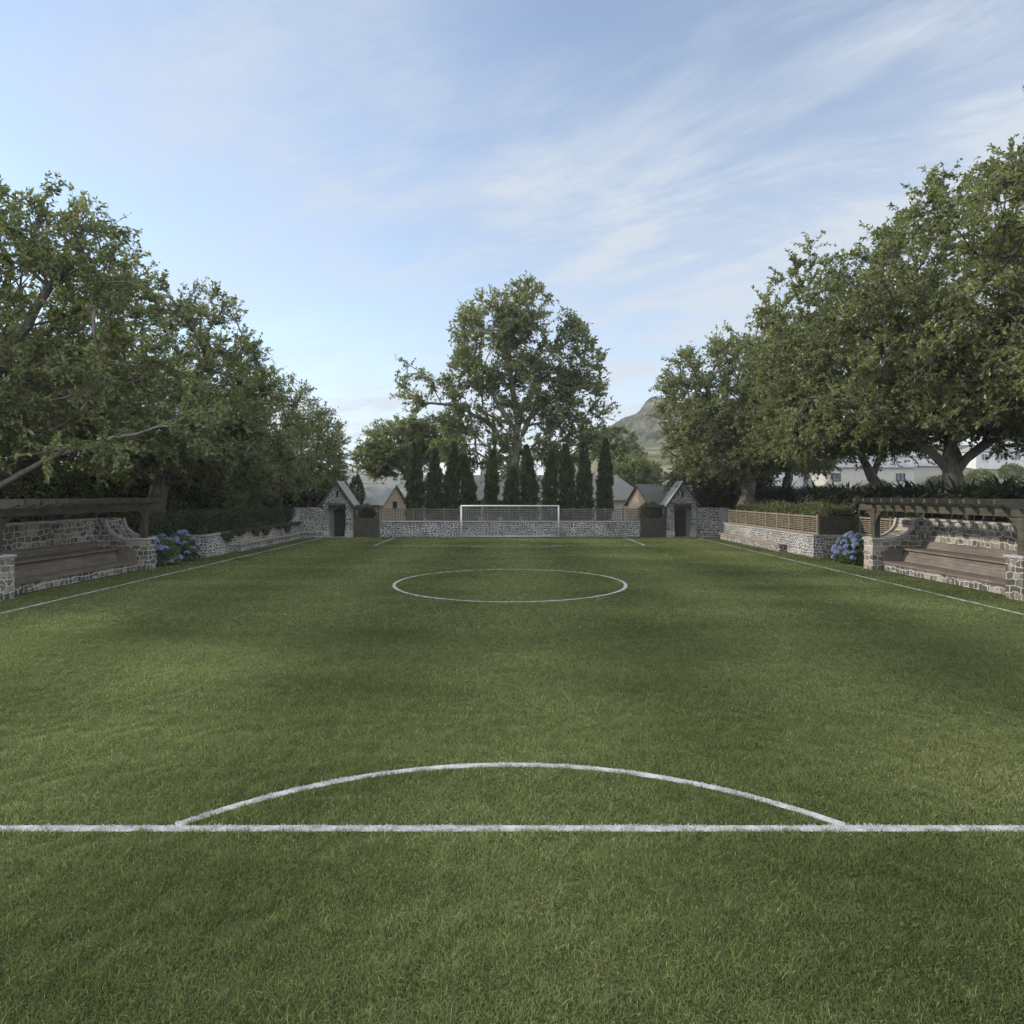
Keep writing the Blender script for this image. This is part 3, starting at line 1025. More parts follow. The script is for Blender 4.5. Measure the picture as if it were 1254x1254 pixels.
# ------------------------------------------------------------------ gatehouses and gates
def gatehouse(s):
    side = 'left' if s < 0 else 'right'
    c = s * 11.32
    t = thing('gatehouse', 'small stone gatehouse with steep gable roof and arched door at the far %s corner' % side, 'gatehouse', (c, 42.4, 0), 0, 'gatehouses at the far corners')
    SM = M['stone_fine']
    Y0 = 41.8
    for sg in (-1, 1):
        b = MB()
        x0, x1 = sorted((c + sg * 0.58, c + sg * 0.94))
        b.box(x0, x1, Y0, Y0 + 0.4, 0.46, 2.2)
        # concave bracket head under the lintel
        b.box(x0 if sg > 0 else x1 - 0.36, (x0 if sg > 0 else x1 - 0.36) + 0.36, Y0 + 0.4, Y0 + 1.7, 0, 2.2)
        pl = b.build('pillar', SM, t)
        b = MB()
        b.box(x0 - 0.07, x1 + 0.05, Y0 - 0.06, Y0 + 0.397, 0, 0.457)
        b.build('plinth', M['cap'], pl, 0.015)
        b = MB()
        a = np.linspace(0, math.pi / 2, 8)
        crv = [(c + sg * (0.578 - 0.22 * (1 - math.cos(k))), 2.08 - 0.3 * (1 - math.sin(k))) for k in a]
        b.strip(crv, [(c + sg * 0.578, 2.08 - 0.3 * (1 - math.sin(k))) for k in a], 'y', Y0 + 0.08, Y0 + 0.3)
        b.build('bracket', M['lintel'], t)
    b = MB()
    b.box(c - 0.9, c + 0.9, Y0 - 0.03, Y0 + 0.32, 2.082, 2.24) if False else b.box(c - 0.577, c + 0.577, Y0 - 0.03, Y0 + 0.3, 2.08, 2.24)
    b.build('lintel', M['lintel'], t)
    # gable with a slot
    b = MB()
    sl = 1.44
    zt = lambda x: 3.6 - abs(x - c) * sl
    for (xa, xb, lo, hi) in ((c - 0.94, c - 0.07, 2.243, None), (c + 0.07, c + 0.94, 2.243, None)):
        b.prism([(xa, lo), (xb, lo), (xb, zt(xb)), (xa, zt(xa))] if True else [], 'y', Y0, Y0 + 0.3)
    b.box(c - 0.07, c + 0.07, Y0, Y0 + 0.3, 2.243, 2.62)
    b.prism([(c - 0.07, 3.05), (c + 0.07, 3.05), (c + 0.07, zt(c + 0.07)), (c, 3.6), (c - 0.07, zt(c - 0.07))], 'y', Y0, Y0 + 0.3)
    b.build('gable', SM, t)
    b = MB()
    b.box(c - 0.07, c + 0.07, Y0 + 0.12, Y0 + 0.16, 2.62, 3.05)
    b.build('slot_window', M['dark'], t)
    # back wall round the arched door
    b = MB()
    yd = Y0 + 0.55
    hw, zs_ = 0.37, 1.62
    b.box(c - 0.577, c - hw, yd, yd + 0.3, 0, 2.24)
    b.box(c + hw, c + 0.577, yd, yd + 0.3, 0, 2.24)
    a = np.linspace(math.pi, 0, 13)
    crv = [(c + hw * math.cos(k), zs_ + 0.3 * math.sin(k)) for k in a]
    b.strip([(x, 2.24) for x, z in crv], crv, 'y', yd, yd + 0.3)
    b.build('door_surround', M['jamb'], t)
    b = MB()
    b.strip(crv, [(x, 0.02) for x, z in crv], 'y', yd + 0.16, yd + 0.22)
    d = b.build('door', M['door'], t)
    b = MB()
    for k in range(1, 6):
        x = c - hw + k * hw / 3
        b.box(x - 0.008, x + 0.008, yd + 0.15, yd + 0.159, 0.06, 1.6)
    b.box(c - hw + 0.02, c + hw - 0.02, yd + 0.135, yd + 0.15, 0.42, 0.47)
    b.build('door_batten', M['iron'], d)
    b = MB()
    hx = c - s * 0.27
    b.tube([(hx, yd + 0.13, 0.95), (hx, yd + 0.09, 0.98), (hx, yd + 0.09, 1.1), (hx, yd + 0.13, 1.13)], 0.014, 6)
    b.build('door_handle', M['iron'], d)
    b = MB()
    b.box(c - 0.577, c + 0.577, Y0, yd, -0.03, 0.03)
    b.build('threshold', M['cap'], t)
    # roof
    for sg in (-1, 1):
        b = MB()
        ap, ev = (c + 0.0, 3.72), (c + sg * 1.1, 3.72 - 1.1 * sl)
        b.prism([ap, ev, (ev[0] + sg * 0.0, ev[1] - 0.12), (c, 3.6)], 'y', Y0 - 0.14, Y0 + 1.75)
        b.build('roof', M['roof'], t)
        b = MB()
        b.prism([(c, 3.73), (c + sg * 1.12, 3.73 - 1.12 * sl), (c + sg * 1.12, 3.73 - 1.12 * sl - 0.2), (c, 3.53)], 'y', Y0 - 0.18, Y0 - 0.143)
        b.build('bargeboard', M['lintel'], t)
    b = MB()
    b.prism([(c - 0.94, 2.203), (c + 0.94, 2.203), (c, 3.56)], 'y', Y0 + 1.4, Y0 + 1.68)
    b.box(c - 0.577, c + 0.577, Y0 + 1.4, Y0 + 1.68, 0, 2.2)
    b.build('rear_wall', SM, t)
    # solid timber gate with a dipped top beside it
    g0, g1 = (-10.37, -8.67) if s < 0 else (8.67, 10.37)
    t = thing('timber_gate', 'dark boarded double gate with a dipped top beside the %s gatehouse' % side, 'gate', ((g0 + g1) / 2, 42.3, 0), 0, 'boarded gates at the far corners')
    mid = (g0 + g1) / 2
    for (xa, xb) in ((g0, mid - 0.006), (mid + 0.006, g1)):
        b = MB()
        nb = 6
        for k in range(nb):
            u0, u1 = xa + (xb - xa) * k / nb + 0.004, xa + (xb - xa) * (k + 1) / nb - 0.004

            def zt2(x):
                e = abs(x - mid) / (0.5 * (g1 - g0))
                return 1.26 + (0.66 * max(0, (e - 0.42) / 0.58) ** 2.0)
            um = (u0 + u1) / 2
            b.prism([(u0, 0.04), (u1, 0.04), (u1, zt2(u1)), (um, zt2(um)), (u0, zt2(u0))], 'y', 42.3, 42.345)
        b.build('gate_leaf', M['gate'], t)
    b = MB()
    b.box(g0, g1, 42.26, 42.42, 1.99, 2.13)
    b.build('lintel', M['gate'], t, 0.01)
    for xx in (g0 + 0.05, g1 - 0.05):
        b = MB()
        b.box(xx - 0.05, xx + 0.05, 42.346, 42.45, 0, 1.988)
        b.build('gate_post', M['gate'], t)


gatehouse(-1)
gatehouse(1)

# ------------------------------------------------------------------ goal
t = thing('football_goal', 'white framed football goal with net in front of the far stone wall', 'goal', (0, GOALY, 0))
gw, gh = 3.19, 2.07
for sg in (-1, 1):
    b = MB()
    b.tube([(sg * gw, GOALY, 0), (sg * gw, GOALY, gh + 0.05)], 0.05, 12)
    b.build('goal_post', M['white'], t, 0, True)
    b = MB()
    b.tube([(sg * gw, GOALY, gh), (sg * gw, GOALY + 0.3, gh), (sg * gw, GOALY + 0.6, 0.03)], 0.02, 8)
    b.tube([(sg * gw, GOALY, 0.03), (sg * gw, GOALY + 0.6, 0.03)], 0.02, 8)
    b.build('net_support', M['white'], t, 0, True)
b = MB()
b.tube([(-gw - 0.049, GOALY, gh), (gw + 0.049, GOALY, gh)], 0.05, 12)
b.build('crossbar', M['white'], t, 0, True)
b = MB()
b.tube([(-gw, GOALY + 0.6, 0.04), (gw, GOALY + 0.6, 0.04)], 0.03, 8)
b.build('ground_bar', M['white'], t, 0, True)
b = MB()
cell, th = 0.14, 0.0033
prof = [(GOALY + 0.02, gh - 0.02), (GOALY + 0.3, gh - 0.02), (GOALY + 0.59, 0.05)]


def sq(b, p, q, t_=th):
    b.tube([p, q], t_, 3, False)


for x in np.arange(-gw + 0.03, gw, cell):
    for p, q in zip(prof[:-1], prof[1:]):
        sq(b, (x, *p), (x, *q))
for k in range(0, 17):
    a = k / 17
    y, z = prof[1][0] + a * 0.29, prof[1][1] - a * (gh - 0.07)
    sq(b, (-gw, y, z), (gw, y, z))
for sg in (-1, 1):
    for z in np.arange(0.1, gh, cell):
        yb = prof[1][0] + 0.29 * (1 - z / gh)
        sq(b, (sg * gw, GOALY, z), (sg * gw, yb, z))
    for y in np.arange(GOALY + 0.12, GOALY + 0.6, cell):
        sq(b, (sg * gw, y, 0.05), (sg * gw, y, gh if y < GOALY + 0.3 else gh * (GOALY + 0.6 - y) / 0.3))
b.build('net', M['net'], t)


# ------------------------------------------------------------------ trees
def ellipsoid_pts(r, n, c, rad, inner=0.5):
    d = unit(r.normal(size=(n, 3)))
    q = r.uniform(inner ** 3, 1, (n, 1)) ** (1 / 3)
    return np.array(c) + d * q * np.array(rad)


def grow_tree(name, label, base, fork, blobs, n_clumps, per, leaf, r0, seed, leafm='leaf', clump_r=0.42, limbs=(), floor=None, limb_r=0.12, group='broadleaf trees round the pitch', width=0.5, cat='tree'):
    r = np.random.default_rng(seed)
    base = np.array(base, float)
    fork = np.array(fork, float)
    t = thing(name, label, cat, tuple(base), 0, group)
    vol = np.array([b[3] * b[4] * b[5] * (b[6] if len(b) > 6 else 1) for b in blobs])
    vol = vol ** 0.75
    cnt = np.maximum(4, (n_clumps * vol / vol.sum()).astype(int))
    cl = np.concatenate([ellipsoid_pts(r, k, b[:3], b[3:6], 0.45) for k, b in zip(cnt, blobs)])
    # lumpy outline: push directions in and out
    cen = cl.mean(0)
    dd = cl - cen
    u = unit(dd)
    f = 1 + 0.07 * np.sin(u[:, 0] * 7 + seed) + 0.07 * np.sin(u[:, 2] * 8 + u[:, 1] * 5 + seed * 2)
    cl = cen + dd * f[:, None]
    fl = base[2] + 1.2 if floor is None else floor
    low = cl[:, 2] < fl
    cl[low, 2] = fl + (fl - cl[low, 2]) * 0.35
    order = np.argsort(np.linalg.norm(cl - fork, axis=1))
    cl = cl[order]
    maxn = len(cl) * 9 + 800
    pos = np.zeros((maxn, 3))
    par = np.full(maxn, -1)
    plen = np.zeros(maxn)
    dirs = np.zeros((maxn, 3))
    n = 0

    def push(p, parent):
        nonlocal n
        pos[n] = p
        par[n] = parent
        if parent >= 0:
            dv = p - pos[parent]
            plen[n] = plen[parent] + np.linalg.norm(dv)
            dirs[n] = dv / (np.linalg.norm(dv) + 1e-9)
        else:
            dirs[n] = (0, 0, 1)
        n += 1
        return n - 1
    k = push(base - (0, 0, 0.3), -1)
    steps = max(3, int(np.linalg.norm(fork - base) / 0.5))
    bend = r.normal(0, 0.12, 2)
    for i in range(1, steps + 1):
        a = i / steps
        p = base + (fork - base) * a
        p[:2] += bend * math.sin(a * math.pi) + r.normal(0, 0.02, 2)
        k = push(p, k)
    first = k
    rmin = np.zeros(maxn)
    for lb in limbs:
        kk = first
        prev = pos[kk]
        for ip, p in enumerate(lb):
            p = np.array(p)
            m_ = max(1, int(np.linalg.norm(p - prev) / 0.6))
            for i in range(1, m_ + 1):
                kk = push(prev + (p - prev) * i / m_ + r.normal(0, 0.035, 3), kk)
                rmin[kk] = limb_r * (1 - 0.93 * (ip + i / m_) / len(lb))
            prev = p
    tips = [np.array(lb[-1]) + r.normal(0, 0.45, 3) for lb in limbs for q in range(3)] + [np.array(pt) + r.normal(0, 0.5, 3) + np.array([0, -0.4, 0.1]) for lb in limbs for pt in lb[2:-1] for q in range(2)] + [np.array(lb[-2]) + r.normal(0, 0.4, 3) for lb in limbs]
    if tips:
        cl = np.concatenate([cl, np.array(tips)])
    clump_node = []
    for c in cl:
        cand = pos[first:n]
        dv = c - cand
        dist = np.linalg.norm(dv, axis=1)
        ang = 1 - np.sum(dv * dirs[first:n], axis=1) / (dist + 1e-6)
        cost = dist * (1 + 0.35 * ang) + 0.22 * plen[first:n]
        j = first + int(np.argmin(cost))
        p0 = pos[j].copy()
        d = np.linalg.norm(c - p0)
        ctrl = p0 + dirs[j] * 0.3 * d + np.array([0, 0, 0.1 * d]) + r.normal(0, 0.07 * d, 3)
        steps = int(np.clip(d / 0.55, 1, 8))
        kk = j
        for i in range(1, steps + 1):
            a = i / steps
            p = (1 - a) ** 2 * p0 + 2 * a * (1 - a) * (0.5 * ctrl + 0.25 * (p0 + c)) + a * a * c
            if i < steps:
                p = p + r.normal(0, 0.05, 3)
            kk = push(p, kk)
        clump_node.append(kk)
    pos, par, dirs = pos[:n], par[:n], dirs[:n]
    area = np.zeros(n)
    has = np.zeros(n, bool)
    has[par[1:]] = True
    area[~has] = 1.0
    for i in range(n - 1, 0, -1):
        area[par[i]] += area[i]
    rad = r0 * (area / area[0]) ** 0.5
    rad = np.maximum(np.maximum(rad, 0.009), rmin[:n])
    hgt = np.clip(1 - (pos[:, 2] - base[2]) / 0.9, 0, 1)
    rad[:first + 1] *= 1 + 0.5 * hgt[:first + 1] ** 2
    # tubes
    vs, qs = [], []
    kids = [[] for _ in range(n)]
    for i in range(1, n):
        kids[par[i]].append(i)
    off = 0

    def ring(p, d, rr, sides):
        a = np.cross(d, (0.0, 0.0, 1.0) if abs(d[2]) < 0.93 else (1.0, 0.0, 0.0))
        a /= np.linalg.norm(a)
        bb = np.cross(d, a)
        th = np.linspace(0, 2 * math.pi, sides, False)
        return p + rr * (np.cos(th)[:, None] * a + np.sin(th)[:, None] * bb)
    stack = [(0, None)]
    starts = [(0, 0)]
    chains = []
    todo = [(-1, 0)]
    while todo:
        pa, i = todo.pop()
        ch = ([pa] if pa >= 0 else []) + [i]
        while kids[i]:
            ks = sorted(kids[i], key=lambda q: -area[q])
            for q in ks[1:]:
                todo.append((i, q))
            i = ks[0]
            ch.append(i)
        chains.append(ch)
    for ch in chains:
        if len(ch) < 2:
            continue
        rm = rad[ch[1]]
        sides = 10 if rm > 0.15 else (7 if rm > 0.05 else 4)
        for idx, i in enumerate(ch):
            a = pos[ch[max(idx - 1, 0)]]
            bq = pos[ch[min(idx + 1, len(ch) - 1)]]
            d = (bq - a) / (np.linalg.norm(bq - a) + 1e-9)
            rr = rad[ch[1]] if idx == 0 and par[ch[0]] >= -1 and i != 0 else rad[i]
            wob = 1 + (0.06 * r.normal() if rr > 0.08 else 0)
            vs.append(ring(pos[i], d, rr * wob, sides))
        m_ = len(ch)
        for idx in range(m_ - 1):
            for j in range(sides):
                k2 = (j + 1) % sides
                qs.append((off + idx * sides + j, off + idx * sides + k2, off + (idx + 1) * sides + k2, off + (idx + 1) * sides + j))
        off += m_ * sides
    # every limb ends in a spray of twigs, each twig set with leaves
    cnode = np.array(clump_node)
    cp = pos[cnode]
    nt_ = 9
    ti = np.repeat(np.arange(len(cp)), nt_)
    size_f = r.uniform(0.75, 1.3, len(cp))[ti]
    out = unit(cp - pos[first])[ti]
    td = unit(dirs[cnode][ti] * 0.55 + out * 0.45 + r.normal(size=(len(ti), 3)) * 0.62)
    tl = clump_r * 2.1 * size_f * r.uniform(0.45, 1.15, len(ti))
    t0 = cp[ti] - dirs[cnode][ti] * r.uniform(0, 0.35, (len(ti), 1))
    # twig tubes (three sided)
    a_ = unit(np.cross(td, r.normal(size=td.shape)))
    b_ = np.cross(td, a_)
    tr = 0.007
    sag = np.array([0, 0, -1.0]) * (tl * 0.12)[:, None]
    q0 = [t0 + tr * 1.5 * a_, t0 + tr * 1.5 * (-0.5 * a_ + 0.87 * b_), t0 + tr * 1.5 * (-0.5 * a_ - 0.87 * b_)]
    t1 = t0 + td * tl[:, None] + sag
    q1 = [t1 + tr * 0.5 * a_, t1 + tr * 0.5 * (-0.5 * a_ + 0.87 * b_), t1 + tr * 0.5 * (-0.5 * a_ - 0.87 * b_)]
    tv = np.stack(q0 + q1, 1).reshape(-1, 3)
    i6 = np.arange(len(ti))[:, None] * 6 + off
    tq = np.concatenate([i6 + np.array([[0, 1, 4, 3]]), i6 + np.array([[1, 2, 5, 4]]), i6 + np.array([[2, 0, 3, 5]])], 0)
    np_mesh('trunk', np.concatenate(vs + [tv]), np.concatenate([np.array(qs), tq]), M['bark'], t, None, True, True)
    kk = r.poisson(per * 1.55 / nt_, len(ti)) + 2
    idx = np.repeat(np.arange(len(ti)), kk)
    al = r.uniform(0.12, 1.05, len(idx)) ** 0.8
    lp = t0[idx] + td[idx] * (tl[idx] * al)[:, None] + sag[idx] * (al ** 2)[:, None]
    rd = unit(r.normal(size=(len(idx), 3)))
    ax = td[idx] * 0.55 + rd * 0.8 + np.array([0, 0, -0.22])
    lv, lt = leaves(lp, ax, leaf * 0.8, width, 0.1, r)
    tone = r.normal(0.48, 0.12, len(cp))[ti][idx] + r.normal(0, 0.09, len(ti))[idx] + r.normal(0, 0.17, len(idx))
    np_mesh('crown', lv, lt, M[leafm], t, np.repeat(np.clip(tone, 0, 1), 4))
    return t


TG = 'broadleaf trees round the pitch'
# left row
grow_tree('broadleaf_tree', 'tallest tree at the left edge, its pale limb reaching over the left pergola', (-17.6, 19.3, 1.1), (-17.4, 19.4, 3.1),
          [(-17.0, 20, 8.2, 5.6, 5.0, 4.7), (-16.4, 20.5, 5.5, 4.0, 4.2, 2.4)], 620, 80, 0.2, 0.42, 3, floor=3.8, limb_r=0.055,
          limbs=[[P(0, 596, 18.6), P(45, 566, 18.2), P(95, 551, 17.6), P(140, 537, 17.2), P(200, 524, 16.9)], [P(-20, 480, 19.5), P(30, 400, 19.8), P(75, 330, 20)]])
grow_tree('broadleaf_tree', 'left tree with a twisted forked trunk behind the left pergola end', (-16.6, 30.4, 1.1), P(197, 592, 30.3),
          [(-16.2, 30, 8.0, 4.9, 5, 4.9), (-15.3, 29.2, 4.7, 4.3, 4, 2.1)], 600, 74, 0.2, 0.4, 5, floor=4.3, limb_r=0.17,
          limbs=[[P(186, 591, 30), P(172, 580, 29.8), P(150, 560, 29.5)], [P(207, 580, 30.2), P(202, 566, 30.2), P(186, 550, 30), P(190, 500, 30)], [P(188, 580, 30.3), P(190, 566, 30.4), P(206, 550, 30.4), P(235, 480, 30.6)], [P(214, 592, 30), P(232, 586, 29.6), P(270, 560, 29)]])
grow_tree('broadleaf_tree', 'smaller tree at the far end of the left row above the hedge', (-15.9, 40.3, 1.1), (-15.6, 40.2, 3.0),
          [(-14.9, 40, 6.4, 3.7, 4, 4.2), (-15.2, 37.0, 5.2, 3.0, 3.0, 3.0)], 380, 56, 0.2, 0.3, 8)
grow_tree('broadleaf_tree', 'slim tree behind the left gatehouse roof', (-15.6, 49.2, 0), (-15.4, 49.2, 2.8),
          [(-15.4, 49, 5.6, 2.9, 2.6, 3.9), (-13.9, 48.0, 4.6, 1.4, 1.5, 2.2)], 300, 56, 0.2, 0.22, 9)
grow_tree('broadleaf_tree', 'broad backdrop tree filling the gap behind the left row', (-24.0, 27.5, 1.3), (-23.8, 27.5, 3.4),
          [(-23.5, 27, 7.2, 5.0, 5, 4.6)], 380, 55, 0.22, 0.34, 12, 'leaf_b')
grow_tree('broadleaf_tree', 'backdrop tree behind the middle of the left row', (-22.0, 39.5, 1.3), (-21.9, 39.5, 3.4),
          [(-21.5, 39, 7.0, 4.6, 4.6, 4.6)], 360, 55, 0.22, 0.32, 13, 'leaf_b')
# right row
grow_tree('broadleaf_tree', 'largest right tree with a thick pale forked trunk behind the pergola', P(1166, 604, 24.4), P(1167, 583, 24.4),
          [(17.9, 24, 9.0, 5.6, 5.2, 5.9), (16.0, 22.4, 6.2, 3.4, 3.4, 2.6), (19.5, 22.0, 6.0, 3.5, 3.6, 2.6)], 700, 95, 0.21, 0.35, 21, floor=5.2, limb_r=0.21,
          limbs=[[P(1152, 565, 24.3), P(1128, 543, 24), P(1095, 520, 23.4), P(1040, 492, 23), P(990, 487, 22.8)], [P(1163, 560, 24.4), P(1166, 520, 24.2), P(1200, 450, 23.6)], [P(1182, 562, 24.5), P(1208, 545, 24.6), P(1245, 530, 24.6)], [P(1172, 558, 24.7), P(1150, 500, 25), P(1120, 430, 25)]])
grow_tree('broadleaf_tree', 'tree leaning in from beyond the right edge of the lawn', (19.6, 16.8, 1.9), (19.4, 16.8, 4.0),
          [(18.7, 17.0, 10.0, 5.7, 5.0, 5.8), (18.2, 18.5, 6.6, 3.6, 3.0, 2.8)], 640, 90, 0.21, 0.4, 22, floor=4.6)
grow_tree('broadleaf_tree', 'right tree with two slim dark stems left of the thickest trunk', P(1067, 606, 29.8), P(1068, 585, 29.8),
          [(15.7, 29.6, 8.6, 4.9, 4.8, 5.5), (14.6, 28.0, 5.9, 3.2, 3.4, 2.5)], 620, 90, 0.21, 0.23, 23, floor=4.9, limb_r=0.16,
          limbs=[[P(1056, 560, 29.8), P(1035, 535, 29.2), P(1000, 500, 28)], [P(1078, 560, 29.9), P(1083, 525, 30)]])
grow_tree('broadleaf_tree', 'right tree with a thick trunk beside the right gatehouse, thin on its left side', P(914, 616, 40.3), P(916, 584, 40.3),
          [(14.1, 40, 8.4, 4.4, 4.5, 5.3), (11.2, 39.2, 8.0, 2.4, 2.4, 2.7, 0.7), (12.6, 38.6, 5.4, 3.4, 3.4, 2.5), (15.3, 37, 6.6, 3, 3, 3.2)], 520, 78, 0.21, 0.42, 24, floor=4.2, limb_r=0.2,
          limbs=[[P(895, 570, 40), P(880, 566, 39.5), P(845, 545, 39)], [P(935, 572, 40), P(945, 560, 39.8)]])
grow_tree('broadleaf_tree', 'right tree standing farther back between two nearer trunks', P(963, 606, 44.5), P(965, 575, 44.5),
          [(19.5, 45, 9.0, 5.2, 4.6, 5.6)], 460, 85, 0.22, 0.34, 25, 'leaf_b', floor=4.6)
grow_tree('broadleaf_tree', 'backdrop tree behind the right row', (30.5, 34.5, 2.0), (30.3, 34.5, 5.2),
          [(27.5, 34.0, 9.6, 4.8, 4.8, 4.4)], 380, 80, 0.22, 0.32, 26, 'leaf_b', floor=5.5)
# middle
bl = []
for (x, y, a, b_, wgt) in ((602, 420, 50, 66, 1), (634, 386, 40, 38, 1), (640, 470, 44, 54, 0.8), (708, 424, 25, 56, 1.0), (714, 495, 30, 50, 1),
                           (678, 505, 24, 32, 0.6), (676, 452, 26, 46, 0.7), (566, 480, 31, 54, 1), (500, 470, 29, 36, 0.22), (588, 540, 46, 34, 0.9), (690, 546, 44, 34, 0.9),
                           (640, 572, 46, 26, 0.6), (556, 565, 30, 30, 0.5)):
    p = P(x, y, 49.0)
    bl.append((*p, a * 49 / F, 3.6 * max(0.5, a / 66), b_ * 49 / F, wgt))
grow_tree('broadleaf_tree', 'very tall open tree behind the goal, far above the cypresses', (0.15, 49, 0), P(629, 560, 49),
          bl, 620, 62, 0.3, 0.5, 31, 'leaf', 0.5,
          limbs=[[P(632, 530, 49), P(612, 500, 48.6), P(596, 470, 48.4)], [P(648, 512, 49), P(672, 490, 49.2), P(700, 470, 49.2)],
                 [P(634, 520, 49), P(626, 470, 49.2), P(622, 420, 49)], [P(600, 520, 48.8), P(560, 497, 48.5), P(520, 492, 48.5), P(495, 478, 48.5)]])
grow_tree('broadleaf_tree', 'bushy lower tree left of the tall tree behind the goal', P(520, 630, 53), P(512, 590, 53),
          [(*P(493, 548, 55), 3.0, 3, 2.6), (*P(468, 562, 55), 1.9, 2, 1.6), (*P(530, 535, 55), 2.0, 2, 2.0)], 380, 66, 0.26, 0.28, 33)
grow_tree('broadleaf_tree', 'rounded olive tree behind the right end of the grey roofed house', P(775, 625, 74), P(775, 600, 74),
          [(*P(772, 580, 74), 2.6, 2, 1.9), (*P(790, 585, 74), 2.0, 2, 1.6)], 200, 80, 0.26, 0.2, 34, 'leaf')
grow_tree('broadleaf_tree', 'dense dark tree behind the right gatehouse', (14.4, 47.5, 0), (14.4, 47.5, 2.2),
          [(14.4, 47.5, 3.6, 2.6, 2.2, 2.4), (16.8, 46.8, 3.4, 2.4, 2.2, 2.4)], 360, 90, 0.2, 0.2, 35, 'leaf_h')
grow_tree('broadleaf_tree', 'green tree on the slope between the cypresses and the hill', P(752, 600, 90), P(752, 580, 90),
          [(*P(752, 548, 90), 3.4, 3, 3.0), (*P(765, 562, 90), 3.0, 3, 2.2)], 200, 80, 0.36, 0.25, 36)


# ------------------------------------------------------------------ cypresses
def cypress(i, px, top_y, d, wide, lab):
    r = np.random.default_rng(100 + i)
    x = (px - CX) * d / F
    H = CH - (top_y - HY) * d / F
    wide *= 0.93
    t = thing('cypress', lab, 'cypress', (x, d, 0), 0, 'row of cypresses behind the far fence')
    n = 9000
    a = r.uniform(0, 1, n) ** 0.8
    prof = wide * np.minimum(1, 1.9 * (1 - a) ** 0.75) * np.minimum(1, 0.75 + a * 2.2)
    th = r.uniform(0, 2 * math.pi, n)
    lump = 1 + 0.17 * np.sin(th * 3 + a * 17 + i) + 0.16 * np.sin(a * 41 + th * 2 + i * 3) + np.abs(r.normal(0, 0.12, n))
    rr = prof * lump * np.sqrt(r.uniform(0.25, 1, n))
    lean_x, lean_y = r.normal(0, 0.12, 2)
    gap = np.sin(a * 27 + th * 3 + i * 1.7) + np.sin(a * 13 - th * 2 + i) > -1.35
    p = np.stack([x + rr * np.cos(th) + lean_x * a ** 2, d + rr * np.sin(th) + lean_y * a ** 2, 0.15 + a * (H - 0.35)], 1)
    p, th = p[gap], th[gap]
    n = len(p)
    ax = np.stack([np.cos(th) * 0.5, np.sin(th) * 0.5, np.full(n, 1.0)], 1) + r.normal(size=(n, 3)) * 0.35
    lv, lt = leaves(p, ax, 0.24, 0.42, 0.05, r, 0.0)
    np_mesh('crown', lv, lt, M['leaf_c'], t, np.repeat(np.clip(r.normal(0.45, 0.25, n), 0, 1), 4))
    b = MB()
    b.tube([(x, d, -0.04), (x, d, H * 0.5), (x + 0.02, d, H * 0.92)], [0.1, 0.07, 0.02], 7)
    b.build('trunk', M['bark'], t, 0, True)


cyp = [(508, 541, 0.56, 'broad cypress at the left end of the row behind the fence'), (532, 548, 0.48, 'second cypress from the left, behind the fence left of the goal'),
       (553, 540, 0.5, 'third cypress from the left, just left of the goal'), (576.5, 556, 0.46, 'cypress rising behind the left goal post'),
       (601, 550, 0.42, 'slim cypress behind the goal, left of the big trunk'), (625, 572, 0.5, 'short dark cypress hiding the base of the big trunk'), (649, 544, 0.5, 'cypress behind the goal, right of the big trunk'),
       (673, 551, 0.45, 'cypress rising behind the right goal post'), (695, 543, 0.5, 'third cypress from the right end of the row'),
       (716, 540, 0.46, 'second cypress from the right end of the row'), (740, 536, 0.47, 'pointed cypress at the right end of the row')]
for i, (px_, ty, wd, lab) in enumerate(cyp):
    cypress(i, px_, ty, 45.2, wd, lab)


# ------------------------------------------------------------------ hedges and shrubs
def hedge_pts(r, n, boxes, bulge=0.12):
    """points and outward directions over the skins of boxes"""
    out_p, out_n = [], []
    ar = [2 * ((b[1] - b[0]) * (b[3] - b[2]) + (b[1] - b[0]) * (b[5] - b[4]) + (b[3] - b[2]) * (b[5] - b[4])) for b in boxes]
    for b, a in zip(boxes, ar):
        k = int(n * a / sum(ar))
        lo, hi = np.array(b[::2], float), np.array(b[1::2], float)
        sz = hi - lo
        fa = np.array([sz[1] * sz[2], sz[0] * sz[2], sz[0] * sz[1]])
        ax_ = r.choice(3, k, p=fa / fa.sum())
        sg = r.choice([-1, 1], k)
        p = lo + r.uniform(0, 1, (k, 3)) * sz
        nrm = np.zeros((k, 3))
        nrm[np.arange(k), ax_] = sg
        p[np.arange(k), ax_] = np.where(sg > 0, hi[ax_], lo[ax_])
        wave = np.sin(p[:, 0] * 3.1 + p[:, 1] * 2.3) * np.sin(p[:, 2] * 4 + p[:, 1] * 3.7)
        p += nrm * (wave * bulge + r.normal(0, bulge * 0.6, k) - 0.02)[:, None]
        out_p.append(p)
        out_n.append(nrm)
    return np.concatenate(out_p), np.concatenate(out_n)


